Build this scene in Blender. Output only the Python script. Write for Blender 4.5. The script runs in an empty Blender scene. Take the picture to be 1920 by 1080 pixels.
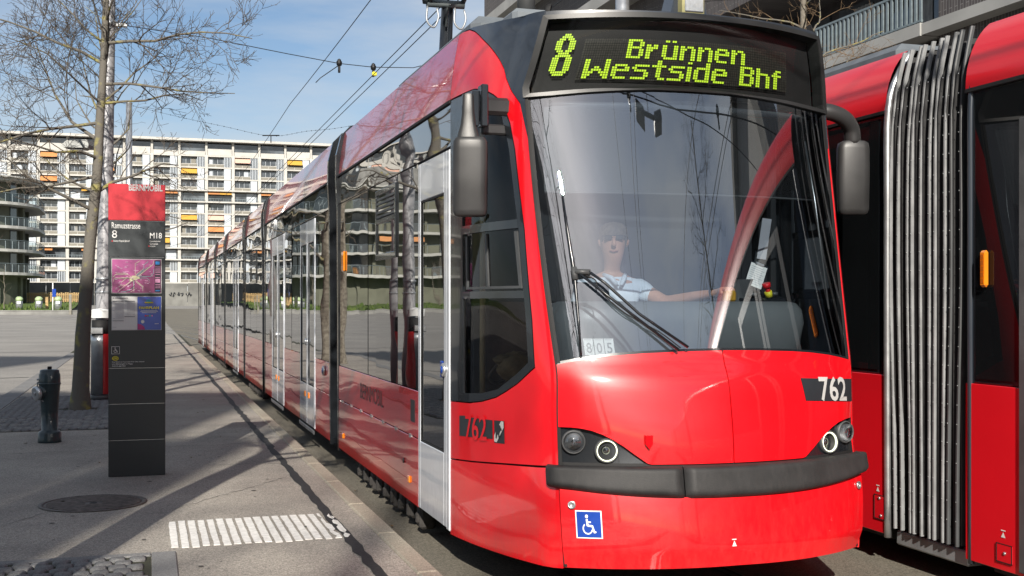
import bpy, bmesh, math, random
from mathutils import Vector, Matrix, noise as mnoise
R = math.radians
sc = bpy.context.scene
COL = sc.collection
random.seed(11)

# ------------------------------------------------------------------ camera, sky, sun, exposure
H = 1.55                                  # eye height above the platform
FPX = 2200.0                              # focal length in pixels of a 1920 wide picture
YAW = math.atan(685 / FPX)                # camera turned to the right of the track direction
cs, sn = math.cos(YAW), math.sin(YAW)
cam = bpy.data.cameras.new("camera")
cam_o = bpy.data.objects.new("camera", cam); COL.objects.link(cam_o)
cam.sensor_width = 36; cam.lens = 36 * FPX / 1920
cam.shift_y = 29 / 1920
cam.clip_start = .05; cam.clip_end = 6000
cam_o.location = (0, 0, H); cam_o.rotation_euler = (R(90), 0, -YAW)
sc.camera = cam_o

SUN_EL = R(29)
SUN_AZ = YAW + R(0.0)                     # light travels along (sin, cos) of this
w = bpy.data.worlds.new("World"); sc.world = w; w.use_nodes = True
nt = w.node_tree; N = nt.nodes; L = nt.links
N.clear()
out = N.new("ShaderNodeOutputWorld"); bg = N.new("ShaderNodeBackground")
sky = N.new("ShaderNodeTexSky"); sky.sky_type = 'NISHITA'; sky.sun_disc = False
sky.sun_elevation = SUN_EL; sky.sun_rotation = math.pi + SUN_AZ
sky.altitude = 500; sky.air_density = 1.0; sky.dust_density = 1.2; sky.ozone_density = 2.2
tc = N.new("ShaderNodeTexCoord"); mp = N.new("ShaderNodeMapping"); mp.inputs['Scale'].default_value = (1.2, 1.2, 6.0)
nz = N.new("ShaderNodeTexNoise"); nz.inputs['Scale'].default_value = 2.2; nz.inputs['Detail'].default_value = 7; nz.inputs['Roughness'].default_value = .55
rp = N.new("ShaderNodeValToRGB"); rp.color_ramp.elements[0].position = .36; rp.color_ramp.elements[1].position = .66
rp.color_ramp.elements[1].color = (.9, .9, .9, 1)
mx = N.new("ShaderNodeMixRGB"); mx.blend_type = 'MIX'
mx.inputs['Color2'].default_value = (6.2, 6.6, 7.0, 1)
L.new(tc.outputs['Generated'], mp.inputs['Vector']); L.new(mp.outputs[0], nz.inputs['Vector']); L.new(nz.outputs['Fac'], rp.inputs[0])
L.new(rp.outputs[0], mx.inputs['Fac']); L.new(sky.outputs[0], mx.inputs['Color1'])
L.new(mx.outputs[0], bg.inputs['Color']); bg.inputs['Strength'].default_value = .070
L.new(bg.outputs[0], out.inputs[0])

sl = bpy.data.lights.new("sun", 'SUN'); sl.energy = 5.0; sl.angle = R(.53); sl.color = (1, .93, .83)
so = bpy.data.objects.new("sun", sl); COL.objects.link(so)
ldir = Vector((math.sin(SUN_AZ) * math.cos(SUN_EL), math.cos(SUN_AZ) * math.cos(SUN_EL), -math.sin(SUN_EL)))
so.rotation_euler = ldir.to_track_quat('-Z', 'Y').to_euler(); so.location = (-20, -60, 50)
sc.view_settings.view_transform = 'Standard'; sc.view_settings.look = 'None'
sc.view_settings.gamma = 1; sc.view_settings.use_curve_mapping = False
sc.view_settings.exposure = .60
sc.render.engine = 'CYCLES'
sc.cycles.max_bounces = 8; sc.cycles.transparent_max_bounces = 12; sc.cycles.caustics_reflective = False; sc.cycles.caustics_refractive = False

# ------------------------------------------------------------------ placing helpers (real distances)
def ray(x, y):
    a = (x - 960) / FPX
    return Vector((a * cs + sn, cs - a * sn, (569 - y) / FPX))
def at_d(x, y, d): v = ray(x, y) * d; v.z += H; return v
def at_Y(x, y, Y): r = ray(x, y); return at_d(x, y, Y / r.y)
def at_X(x, y, X): r = ray(x, y); return at_d(x, y, X / r.x)
def at_z(x, y, z=0.0): r = ray(x, y); return at_d(x, y, (z - H) / r.z)

# ------------------------------------------------------------------ materials
MATS = {}
def mat(name, col, rough=.5, metal=0., coat=0., var=.12, vscale=6., bump=0., bscale=40., spec=.5, ior=1.45, emit=None, estr=0., coatr=.03, detail=4, col2=None, ramp=(.35, .65), wave=None, rvar=0., cior=1.5):
    m = bpy.data.materials.new(name); m.use_nodes = True
    t = m.node_tree; b = t.nodes["Principled BSDF"]
    b.inputs['Roughness'].default_value = rough; b.inputs['Metallic'].default_value = metal
    b.inputs['Coat Weight'].default_value = coat; b.inputs['Coat IOR'].default_value = cior; b.inputs['Coat Roughness'].default_value = coatr
    b.inputs['Specular IOR Level'].default_value = spec; b.inputs['IOR'].default_value = ior
    tc = t.nodes.new("ShaderNodeTexCoord")
    n = t.nodes.new("ShaderNodeTexNoise"); n.inputs['Scale'].default_value = vscale; n.inputs['Detail'].default_value = detail
    t.links.new(tc.outputs['Object'], n.inputs['Vector'])
    r = t.nodes.new("ShaderNodeValToRGB")
    r.color_ramp.elements[0].position, r.color_ramp.elements[1].position = ramp
    c2 = col2 if col2 else tuple(min(1, c * (1 + var)) for c in col)
    c1 = col if col2 else tuple(c * (1 - var) for c in col)
    r.color_ramp.elements[0].color = (*c1, 1); r.color_ramp.elements[1].color = (*c2, 1)
    t.links.new(n.outputs['Fac'], r.inputs[0]); t.links.new(r.outputs[0], b.inputs['Base Color'])
    if rvar:
        rr = t.nodes.new("ShaderNodeMapRange"); rr.inputs[3].default_value = rough - rvar; rr.inputs[4].default_value = rough + rvar
        t.links.new(n.outputs['Fac'], rr.inputs[0]); t.links.new(rr.outputs[0], b.inputs['Roughness'])
    last = None
    if bump:
        n2 = t.nodes.new("ShaderNodeTexNoise"); n2.inputs['Scale'].default_value = bscale; n2.inputs['Detail'].default_value = 3
        t.links.new(tc.outputs['Object'], n2.inputs['Vector'])
        bp = t.nodes.new("ShaderNodeBump"); bp.inputs['Strength'].default_value = bump; bp.inputs['Distance'].default_value = .01
        t.links.new(n2.outputs['Fac'], bp.inputs['Height']); last = bp
    if wave:                                   # slow waviness of sheet metal and glass: (scale vector, strength, distance)
        mp = t.nodes.new("ShaderNodeMapping"); mp.inputs['Scale'].default_value = wave[0]
        n3 = t.nodes.new("ShaderNodeTexNoise"); n3.inputs['Scale'].default_value = 1; n3.inputs['Detail'].default_value = 1
        t.links.new(tc.outputs['Object'], mp.inputs[0]); t.links.new(mp.outputs[0], n3.inputs['Vector'])
        bp = t.nodes.new("ShaderNodeBump"); bp.inputs['Strength'].default_value = wave[1]; bp.inputs['Distance'].default_value = wave[2]
        t.links.new(n3.outputs['Fac'], bp.inputs['Height'])
        if last: t.links.new(last.outputs[0], bp.inputs['Normal'])
        last = bp
    if last:
        t.links.new(last.outputs[0], b.inputs['Normal'])
        if coat: t.links.new(last.outputs[0], b.inputs['Coat Normal'])
    if emit:
        b.inputs['Emission Color'].default_value = (*emit, 1); b.inputs['Emission Strength'].default_value = estr
    MATS[name] = m
    return m

def glass_mat(name, tint, refl=.1, rough=.0, ior=1.5, wave=None, tcol2=None):
    m = bpy.data.materials.new(name); m.use_nodes = True
    t = m.node_tree; t.nodes.clear()
    o = t.nodes.new("ShaderNodeOutputMaterial"); mixs = t.nodes.new("ShaderNodeMixShader")
    tr = t.nodes.new("ShaderNodeBsdfTransparent"); gl = t.nodes.new("ShaderNodeBsdfGlossy")
    tcd = t.nodes.new("ShaderNodeTexCoord"); n = t.nodes.new("ShaderNodeTexNoise"); n.inputs['Scale'].default_value = 3
    t.links.new(tcd.outputs['Object'], n.inputs['Vector'])
    rm = t.nodes.new("ShaderNodeValToRGB"); rm.color_ramp.elements[0].color = (*tint, 1); rm.color_ramp.elements[1].color = (*[min(1, c * 1.06) for c in tint], 1)
    t.links.new(n.outputs['Fac'], rm.inputs[0]); t.links.new(rm.outputs[0], tr.inputs['Color'])
    gl.inputs['Roughness'].default_value = rough; gl.inputs['Color'].default_value = (.95, .97, 1, 1)
    fr = t.nodes.new("ShaderNodeFresnel"); fr.inputs['IOR'].default_value = ior
    ad = t.nodes.new("ShaderNodeMath"); ad.operation = 'ADD'; ad.use_clamp = True; ad.inputs[1].default_value = refl
    t.links.new(fr.outputs[0], ad.inputs[0]); t.links.new(ad.outputs[0], mixs.inputs[0])
    t.links.new(tr.outputs[0], mixs.inputs[1]); t.links.new(gl.outputs[0], mixs.inputs[2])
    if wave:
        mp = t.nodes.new("ShaderNodeMapping"); mp.inputs['Scale'].default_value = wave[0]
        n3 = t.nodes.new("ShaderNodeTexNoise"); n3.inputs['Scale'].default_value = 1; n3.inputs['Detail'].default_value = 1
        t.links.new(tcd.outputs['Object'], mp.inputs[0]); t.links.new(mp.outputs[0], n3.inputs['Vector'])
        bp = t.nodes.new("ShaderNodeBump"); bp.inputs['Strength'].default_value = wave[1]; bp.inputs['Distance'].default_value = wave[2]
        t.links.new(n3.outputs['Fac'], bp.inputs['Height'])
        t.links.new(bp.outputs[0], gl.inputs['Normal']); t.links.new(bp.outputs[0], fr.inputs['Normal'])
    t.links.new(mixs.outputs[0], o.inputs[0])
    MATS[name] = m
    return m

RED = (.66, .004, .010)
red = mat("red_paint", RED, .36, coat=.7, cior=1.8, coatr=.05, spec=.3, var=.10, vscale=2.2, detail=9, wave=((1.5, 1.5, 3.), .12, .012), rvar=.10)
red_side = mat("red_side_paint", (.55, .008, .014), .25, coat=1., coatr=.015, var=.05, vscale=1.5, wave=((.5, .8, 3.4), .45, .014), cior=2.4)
red_cove = mat("red_roof_paint", (.62, .010, .03), .22, coat=1., coatr=.03, var=.05, vscale=2, wave=((.3, .35, 1.2), .2, .01), spec=.9, cior=2.3)
navy = mat("anthracite_paint", (.020, .026, .036), .35, coat=.8, var=.1, vscale=3)
blackframe = mat("black_frame", (.010, .012, .015), .25, coat=.6, var=.15, vscale=5)
rubber = mat("bumper_rubber", (.018, .018, .019), .62, var=.35, vscale=3, bump=.08, bscale=160, rvar=.08)
plastic = mat("mirror_plastic", (.026, .026, .027), .40, var=.25, vscale=4, bump=.05, bscale=220, rvar=.08)
greyplast = mat("grey_plastic", (.060, .063, .066), .45, var=.15, vscale=5)
seal = mat("rubber_seal", (.008, .008, .009), .7, var=.2)
sideglass = mat("tinted_glass", (.010, .012, .013), .012, spec=.5, ior=2.6, coat=.7, coatr=.01, var=.2, vscale=1.2, wave=((.6, 1.2, 1.9), .32, .007))
bandglass = mat("band_glass", (.010, .012, .013), .015, spec=.5, ior=2.6, coat=.7, coatr=.01, var=.2, vscale=1.2, wave=((.6, .9, 3.5), .5, .010))
darkglass = mat("dark_glass", (.006, .007, .008), .02, spec=.4, ior=1.5, var=.2, vscale=1.2, wave=((.6, 1.1, 1.7), .2, .006))
windscreen_m = glass_mat("windscreen_glass", (.70, .77, .82), .25, 0, 1.45, wave=((1.2, 1.2, 1.2), .10, .004))
cabglass = glass_mat("cab_glass", (.84, .87, .88), .0, 0, 1.28, wave=((1.2, 1.2, 1.2), .1, .006))
dispglass = glass_mat("display_glass", (.80, .82, .82), .0, 0, 1.18)
doorwhite = mat("door_silver_paint", (.60, .63, .68), .24, coat=.9, coatr=.04, var=.05, vscale=2, wave=((.6, .8, 2.4), .18, .008))
alu = mat("aluminium", (.55, .56, .57), .33, metal=.85, var=.12, vscale=8, rvar=.06)
steel = mat("galvanised_steel", (.33, .345, .36), .45, metal=.55, var=.15, vscale=5, rvar=.08)
chrome = mat("reflector_chrome", (.50, .50, .50), .20, metal=1, var=.05)
lens_m = glass_mat("lamp_lens", (.92, .93, .95), .10, .02, 1.4)
led_ring = mat("lit_ring", (.8, .85, .7), .4, emit=(.95, 1, .72), estr=.65)
led_on = mat("lit_dots", (.35, .5, .03), .5, emit=(.50, .82, .035), estr=.42, var=.1, vscale=30)
led_off = mat("unlit_dots", (.030, .030, .026), .5, var=.3, vscale=60)
white_p = mat("white_print", (.72, .72, .70), .5, var=.05)
grey_p = mat("grey_print", (.42, .42, .42), .5, var=.06)
dark_p = mat("dark_print", (.020, .023, .028), .4, var=.08)
blue_p = mat("blue_sticker", (.005, .045, .30), .3, coat=.5, var=.06)
yellow_p = mat("yellow_print", (.70, .62, .03), .45, var=.08)
red_p = mat("red_print", (.70, .012, .02), .4, var=.05)
amber = mat("amber_lens", (.75, .22, .01), .2, coat=.8, var=.1, emit=(1, .35, .02), estr=.02)
def add_dirt(m, top=.62, amount=.24, col=(.12, .09, .075)):
    """road dust and splashes dried on the lower bodywork"""
    t = m.node_tree; b = t.nodes["Principled BSDF"]; src = b.inputs['Base Color'].links[0].from_socket
    tc = t.nodes.new("ShaderNodeTexCoord"); sp = t.nodes.new("ShaderNodeSeparateXYZ"); t.links.new(tc.outputs['Object'], sp.inputs[0])
    mr = t.nodes.new("ShaderNodeMapRange"); mr.inputs[1].default_value = top; mr.inputs[2].default_value = .10; t.links.new(sp.outputs['Z'], mr.inputs[0])
    n = t.nodes.new("ShaderNodeTexNoise"); n.inputs['Scale'].default_value = 26; n.inputs['Detail'].default_value = 8; n.inputs['Roughness'].default_value = .7
    mp = t.nodes.new("ShaderNodeMapping"); mp.inputs['Scale'].default_value = (1, 1, .35); t.links.new(tc.outputs['Object'], mp.inputs[0]); t.links.new(mp.outputs[0], n.inputs['Vector'])
    rr = t.nodes.new("ShaderNodeMapRange"); rr.inputs[1].default_value = .42; rr.inputs[2].default_value = .75; t.links.new(n.outputs['Fac'], rr.inputs[0])
    a = t.nodes.new("ShaderNodeMath"); a.operation = 'MULTIPLY'; t.links.new(mr.outputs[0], a.inputs[0]); t.links.new(rr.outputs[0], a.inputs[1])
    n2 = t.nodes.new("ShaderNodeTexNoise"); n2.inputs['Scale'].default_value = 60; n2.inputs['Detail'].default_value = 2; t.links.new(tc.outputs['Object'], n2.inputs['Vector'])
    r2 = t.nodes.new("ShaderNodeMapRange"); r2.inputs[1].default_value = .70; r2.inputs[2].default_value = .78; r2.inputs[4].default_value = .5; t.links.new(n2.outputs['Fac'], r2.inputs[0])
    mxx = t.nodes.new("ShaderNodeMath"); mxx.operation = 'MAXIMUM'; t.links.new(a.outputs[0], mxx.inputs[0]); t.links.new(r2.outputs[0], mxx.inputs[1])
    k = t.nodes.new("ShaderNodeMath"); k.operation = 'MULTIPLY'; k.inputs[1].default_value = amount; t.links.new(mxx.outputs[0], k.inputs[0])
    mx = t.nodes.new("ShaderNodeMixRGB"); mx.inputs[2].default_value = (*col, 1); t.links.new(k.outputs[0], mx.inputs[0]); t.links.new(src, mx.inputs[1])
    t.links.new(mx.outputs[0], b.inputs['Base Color'])
for _m in (red, red_side, doorwhite): add_dirt(_m)
add_dirt(rubber, 1.0, .35, (.09, .085, .08))
asphalt = mat("road_asphalt", (.085, .080, .072), .85, var=.0, col2=(.155, .148, .135), vscale=180, detail=5, bump=.5, bscale=260)

def ground_mat(name, dark, light, fine=220, blotch=.8, bump=.6, stain=.25):
    m = bpy.data.materials.new(name); m.use_nodes = True
    t = m.node_tree; b = t.nodes["Principled BSDF"]; b.inputs['Roughness'].default_value = .88
    b.inputs['Specular IOR Level'].default_value = .35
    tc = t.nodes.new("ShaderNodeTexCoord")
    v = t.nodes.new("ShaderNodeTexVoronoi"); v.inputs['Scale'].default_value = fine
    n1 = t.nodes.new("ShaderNodeTexNoise"); n1.inputs['Scale'].default_value = blotch; n1.inputs['Detail'].default_value = 6; n1.inputs['Roughness'].default_value = .6
    n2 = t.nodes.new("ShaderNodeTexNoise"); n2.inputs['Scale'].default_value = 45; n2.inputs['Detail'].default_value = 4
    for n in (v, n1, n2): t.links.new(tc.outputs['Object'], n.inputs['Vector'])
    sep = t.nodes.new("ShaderNodeSeparateColor"); t.links.new(v.outputs['Color'], sep.inputs[0])
    a = t.nodes.new("ShaderNodeMath"); a.operation = 'MULTIPLY_ADD'; a.inputs[1].default_value = .62; t.links.new(sep.outputs[0], a.inputs[0])
    k = t.nodes.new("ShaderNodeMath"); k.operation = 'MULTIPLY'; k.inputs[1].default_value = .42; t.links.new(n2.outputs['Fac'], k.inputs[0]); t.links.new(k.outputs[0], a.inputs[2])
    r = t.nodes.new("ShaderNodeValToRGB"); r.color_ramp.elements[0].position = .15; r.color_ramp.elements[1].position = .95
    r.color_ramp.elements[0].color = (*dark, 1); r.color_ramp.elements[1].color = (*light, 1); t.links.new(a.outputs[0], r.inputs[0])
    r2 = t.nodes.new("ShaderNodeValToRGB"); r2.color_ramp.elements[0].position = .3; r2.color_ramp.elements[1].position = .72
    r2.color_ramp.elements[0].color = (1 - stain, 1 - stain, 1 - stain * .95, 1); r2.color_ramp.elements[1].color = (1, 1, 1, 1)
    t.links.new(n1.outputs['Fac'], r2.inputs[0])
    mm = t.nodes.new("ShaderNodeMixRGB"); mm.blend_type = 'MULTIPLY'; mm.inputs[0].default_value = 1
    t.links.new(r.outputs[0], mm.inputs[1]); t.links.new(r2.outputs[0], mm.inputs[2]); t.links.new(mm.outputs[0], b.inputs['Base Color'])
    bp = t.nodes.new("ShaderNodeBump"); bp.inputs['Strength'].default_value = bump; bp.inputs['Distance'].default_value = .006
    t.links.new(a.outputs[0], bp.inputs['Height']); t.links.new(bp.outputs[0], b.inputs['Normal'])
    return m

platform_m = ground_mat("platform_asphalt", (.18, .166, .146), (.57, .525, .455), fine=150, bump=.8, stain=.38)
trackbed_m = ground_mat("track_asphalt", (.09, .083, .066), (.27, .245, .195), fine=130)
plaza_m = ground_mat("plaza_asphalt", (.19, .18, .165), (.40, .385, .355), fine=90, stain=.30, blotch=.25)
kerb_m = ground_mat("kerb_granite", (.24, .215, .17), (.50, .45, .36), fine=170, stain=.3, bump=.4)
slabstone_m = ground_mat("border_stone", (.15, .15, .148), (.30, .30, .295), fine=180, stain=.3, bump=.4)
cobble_ms = [ground_mat("cobble_granite", (.12, .12, .12), (.27, .27, .268), fine=160, stain=.35, blotch=9),
             ground_mat("cobble_pale", (.17, .165, .155), (.35, .34, .32), fine=160, stain=.35, blotch=9)]
joint_m = ground_mat("joint_soil", (.03, .03, .022), (.075, .075, .045), fine=140)
tar_m = mat("joint_tar", (.022, .022, .022), .7, var=.3, vscale=30, bump=.3, bscale=90)
paint_m = mat("road_paint", (.62, .61, .58), .75, col2=(.78, .77, .74), vscale=25, bump=.35, bscale=120)
iron_m = mat("cast_iron", (.105, .088, .078), .6, metal=.2, var=.35, vscale=20, bump=.3, bscale=150)
rail_m = mat("rail_steel", (.30, .29, .28), .3, metal=.8, var=.2)
grass_m = mat("lawn_grass", (.045, .085, .012), .9, col2=(.10, .14, .03), vscale=3, bump=.5, bscale=12)
earth_m = mat("dry_slope", (.10, .085, .04), .95, col2=(.13, .14, .05), vscale=.6, bump=.4, bscale=4)
bark_m = mat("bark", (.075, .062, .048), .9, col2=(.21, .19, .155), vscale=14, bump=1., bscale=40, detail=7, ramp=(.3, .7))
twig_m = mat("twig_bark", (.07, .056, .042), .85, col2=(.105, .09, .075), vscale=9, ramp=(.3, .7))
lichen_m = mat("lichen_bark", (.125, .115, .098), .9, col2=(.26, .235, .085), vscale=4.5, bump=.9, bscale=40, detail=8, ramp=(.54, .66))
twig_brown = mat("brown_twig", (.12, .075, .04), .85, col2=(.22, .15, .09), vscale=9)
concrete_w = mat("white_concrete", (.44, .43, .40), .8, var=.10, vscale=.5, bump=.1, bscale=5)
concrete_g = mat("grey_concrete", (.20, .20, .19), .85, var=.22, vscale=.9, bump=.2, bscale=8)
shutter_w = mat("white_shutter", (.42, .46, .50), .6, var=.05)
shutter_g = mat("blue_grey_slat", (.20, .24, .27), .6, var=.15)
parapet_m = mat("beige_parapet", (.20, .19, .16), .75, var=.15)
farglass = mat("far_window_glass", (.075, .085, .095), .06, spec=.8, ior=1.6, var=.6, vscale=.35)
awn_y = mat("yellow_awning", (.52, .30, .05), .7, var=.08)
awn_o = mat("orange_awning", (.50, .22, .08), .7, var=.08)
awn_p = mat("salmon_awning", (.62, .39, .31), .7, var=.06)
green_p = mat("green_panel", (.10, .25, .05), .7, var=.1)
olive_wall = mat("olive_render", (.135, .140, .105), .85, var=.12, vscale=.8)
slab_edge = mat("balcony_concrete", (.40, .40, .38), .8, var=.12, vscale=1.5)
railing_m = mat("railing_steel", (.17, .21, .23), .5, metal=.2, var=.1)
concrete_d = mat("stained_concrete", (.15, .15, .14), .85, var=.25, vscale=.6, bump=.2, bscale=8)
wood_m = mat("fence_wood", (.38, .26, .12), .8, var=.25, vscale=3)
brick_m = mat("dark_brick", (.045, .040, .042), .8, var=.3, vscale=3, bump=.2, bscale=20)
white_slab = mat("pale_fascia", (.32, .32, .31), .75, var=.1, vscale=.8)
stele_m = mat("stele_anthracite", (.020, .0255, .029), .42, coat=.18, coatr=.15, var=.12, vscale=1.6, rvar=.06)
stele_red = mat("stele_red", (.40, .007, .018), .38, coat=.35, coatr=.15, var=.05, vscale=2)
hydrant_m = mat("hydrant_paint", (.012, .028, .034), .42, coat=.4, var=.25, vscale=7, bump=.1, bscale=60)
pole_m = mat("pole_grey", (.36, .36, .375), .42, metal=.35, var=.1, vscale=2, bump=.05, bscale=30)
wire_m = mat("wire", (.012, .012, .013), .5, metal=.3, var=.1)
bin_red = mat("bin_red", (.42, .012, .016), .35, coat=.4, var=.1)
skin_m = mat("skin", (.48, .25, .17), .5, var=.08, vscale=12, spec=.4)
shirt_m = mat("polo_shirt", (.62, .68, .74), .85, var=.06, vscale=14, bump=.25, bscale=18)
hair_m = mat("hair", (.10, .075, .055), .7, var=.3, vscale=40)
dark_cloth = mat("dark_cloth", (.02, .022, .028), .9, var=.2)
seat_m = mat("seat_fabric", (.16, .10, .075), .85, var=.2, vscale=9, bump=.2, bscale=120)
dash_m = mat("dashboard_grey", (.125, .135, .14), .38, var=.1, vscale=3, bump=.05, bscale=150)
lightwall = mat("cab_panel", (.36, .37, .37), .6, var=.06)
darkwall = mat("cab_dark", (.018, .019, .021), .6, var=.15)
blind_m = glass_mat("blind_film", (.68, .70, .73), .025, .5, 1.15)
rib_m = mat("rib_aluminium", (.21, .215, .22), .75, metal=0., spec=.2, var=.2, vscale=7, bump=.1, bscale=60)
bag_m = mat("brown_bag", (.17, .11, .05), .8, var=.35, vscale=12, bump=.5, bscale=20)
floor_m = mat("cab_floor", (.05, .05, .05), .8, var=.2)
yellow_pole = mat("cream_pole", (.60, .47, .26), .4, coat=.5, var=.05)
bellow_m = mat("bellows_fabric", (.014, .014, .015), .75, var=.3, vscale=6, bump=.2, bscale=30)
bogie_m = mat("bogie_dirt", (.035, .032, .030), .8, var=.4, vscale=8, bump=.4, bscale=30)
paper_m = mat("paper", (.68, .68, .66), .7, var=.04)
map_m = mat("map_magenta", (.22, .03, .13), .35, coat=.6, col2=(.34, .07, .22), vscale=7)

# ------------------------------------------------------------------ mesh helpers
class MB:
    def __init__(self): self.v = []; self.f = []; self.sm = []
    def add(self, vs, fs, smooth=False):
        o = len(self.v); self.v += [tuple(p) for p in vs]
        for f in fs: self.f.append(tuple(i + o for i in f)); self.sm.append(smooth)
        return self
    def box(self, a, b, M=None):
        x0, y0, z0 = a; x1, y1, z1 = b
        vs = [Vector(p) for p in ((x0,y0,z0),(x1,y0,z0),(x1,y1,z0),(x0,y1,z0),(x0,y0,z1),(x1,y0,z1),(x1,y1,z1),(x0,y1,z1))]
        if M: vs = [M @ p for p in vs]
        return self.add(vs, [(3,2,1,0),(4,5,6,7),(0,1,5,4),(1,2,6,5),(2,3,7,6),(3,0,4,7)])
    def rbox(self, a, b, r=.01, M=None):
        """box with chamfered edges"""
        x0, y0, z0 = a; x1, y1, z1 = b
        c = Vector(((x0+x1)/2, (y0+y1)/2, (z0+z1)/2)); h = Vector(((x1-x0)/2, (y1-y0)/2, (z1-z0)/2))
        r = min(r, *(k * .9 for k in h))
        vs = []; idx = {}
        for sx in (-1, 1):
            for sy in (-1, 1):
                for sz in (-1, 1):
                    for ax in range(3):
                        p = Vector((sx*(h.x-r), sy*(h.y-r), sz*(h.z-r))); p[ax] += (sx, sy, sz)[ax] * r
                        idx[sx, sy, sz, ax] = len(vs); q = c + p; vs.append(M @ q if M else q)
        fs = []
        for ax in range(3):
            o1, o2 = [(1, 2), (2, 0), (0, 1)][ax]
            for s in (-1, 1):
                loop = []
                for p, q in ((-1,-1),(1,-1),(1,1),(-1,1)):
                    k = [0,0,0]; k[ax] = s; k[o1] = p; k[o2] = q; loop.append(idx[k[0],k[1],k[2],ax])
                fs.append(tuple(loop if s > 0 else loop[::-1]))
            for p in (-1, 1):
                for q in (-1, 1):
                    k = [0,0,0]; k[o1] = p; k[o2] = q
                    a0 = list(k); a0[ax] = -1; a1 = list(k); a1[ax] = 1
                    fs.append((idx[(*a0, o1)], idx[(*a1, o1)], idx[(*a1, o2)], idx[(*a0, o2)]))
        for sx in (-1, 1):
            for sy in (-1, 1):
                for sz in (-1, 1): fs.append(tuple(idx[sx, sy, sz, a] for a in range(3)))
        return self.add(vs, fs)
    def tube(self, pts, rad, n=8, caps=True, smooth=True):
        pts = [Vector(p) for p in pts]
        rs = rad if isinstance(rad, (list, tuple)) else [rad] * len(pts)
        vs = []; fs = []; up = None
        for i, p in enumerate(pts):
            d = (pts[min(i+1, len(pts)-1)] - pts[max(i-1, 0)]).normalized()
            if up is None:
                up = d.orthogonal().normalized()
            else:
                up = (up - d * up.dot(d))
                up = up.normalized() if up.length > 1e-6 else d.orthogonal().normalized()
            s = d.cross(up)
            for k in range(n):
                a = 2 * math.pi * k / n
                vs.append(p + (up * math.cos(a) + s * math.sin(a)) * rs[i])
        for i in range(len(pts) - 1):
            for k in range(n):
                k2 = (k + 1) % n
                fs.append((i*n+k, i*n+k2, (i+1)*n+k2, (i+1)*n+k))
        self.add(vs, fs, smooth)
        if caps:
            m = len(pts) - 1; o = len(self.v) - len(vs)
            self.f.append(tuple(o + k for k in range(n))[::-1]); self.sm.append(False)
            self.f.append(tuple(o + m*n + k for k in range(n))); self.sm.append(False)
        return self
    def lathe(self, prof, c=(0,0,0), n=24, axis='z', M=None, smooth=True, caps=True):
        c = Vector(c); vs = []; fs = []
        for r, h in prof:
            for k in range(n):
                a = 2 * math.pi * k / n
                p = Vector((r*math.cos(a), r*math.sin(a), h))
                if axis == 'y': p = Vector((p.x, p.z, p.y))
                if axis == 'x': p = Vector((p.z, p.x, p.y))
                if M: p = M @ p
                vs.append(c + p)
        for i in range(len(prof)-1):
            for k in range(n):
                k2 = (k+1) % n; fs.append((i*n+k, i*n+k2, (i+1)*n+k2, (i+1)*n+k))
        if caps and prof[0][0] > 1e-5: fs.append(tuple(range(n))[::-1])
        if caps and prof[-1][0] > 1e-5: fs.append(tuple((len(prof)-1)*n + k for k in range(n)))
        return self.add(vs, fs, smooth)
    def prism(self, poly, d):
        """polygon (3d points) extruded by vector d"""
        n = len(poly); p = [Vector(q) for q in poly]; d = Vector(d)
        return self.add(p + [q + d for q in p], [tuple(range(n))[::-1], tuple(range(n, 2*n))] + [(i, (i+1) % n, n + (i+1) % n, n + i) for i in range(n)])
    def grid(self, fn, nu, nv, smooth=True):
        vs = [fn(i/nu, j/nv) for j in range(nv+1) for i in range(nu+1)]
        return self.add(vs, [(j*(nu+1)+i, j*(nu+1)+i+1, (j+1)*(nu+1)+i+1, (j+1)*(nu+1)+i) for j in range(nv) for i in range(nu)], smooth)
    def mesh(self, name, m):
        me = bpy.data.meshes.new(name); me.from_pydata(self.v, [], self.f); me.validate()
        if len(me.polygons) == len(self.sm): me.polygons.foreach_set('use_smooth', self.sm)
        me.materials.append(m); me.update()
        return me

def link(name, me, parent=None):
    o = bpy.data.objects.new(name, me); COL.objects.link(o)
    if parent is not None:
        o.parent = parent
        o.matrix_parent_inverse = WM[parent.name].inverted() if parent.name in WM else Matrix()
    return o
WM = {}
def build(name, mb, m, parent=None, kind=None, label=None, fix=True):
    me = mb.mesh(name, m)
    if fix:
        bm = bmesh.new(); bm.from_mesh(me); bmesh.ops.recalc_face_normals(bm, faces=bm.faces); bm.to_mesh(me); bm.free()
    o = link(name, me, parent)
    if kind: o['kind'] = kind
    if label: o['label'] = label
    return o
def thing(name, label, cat, loc=(0, 0, 0), group=None):
    o = bpy.data.objects.new(name, None); COL.objects.link(o); o.location = loc
    o.empty_display_size = .2
    WM[o.name] = Matrix.Translation(Vector(loc))
    o['label'] = label; o['category'] = cat
    if group: o['group'] = group
    return o
def tag(o, label, cat, group=None):
    o['label'] = label; o['category'] = cat
    if group: o['group'] = group
    return o
def inst(name, me, M, parent=None):
    """one more object on a shared mesh, placed by matrix M"""
    o = bpy.data.objects.new(name, me); COL.objects.link(o)
    if parent is not None:
        o.parent = parent
        if parent.name in WM: o.matrix_parent_inverse = WM[parent.name].inverted()
    o.matrix_basis = M
    return o
def T(x, y, z): return Matrix.Translation((x, y, z))

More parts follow.
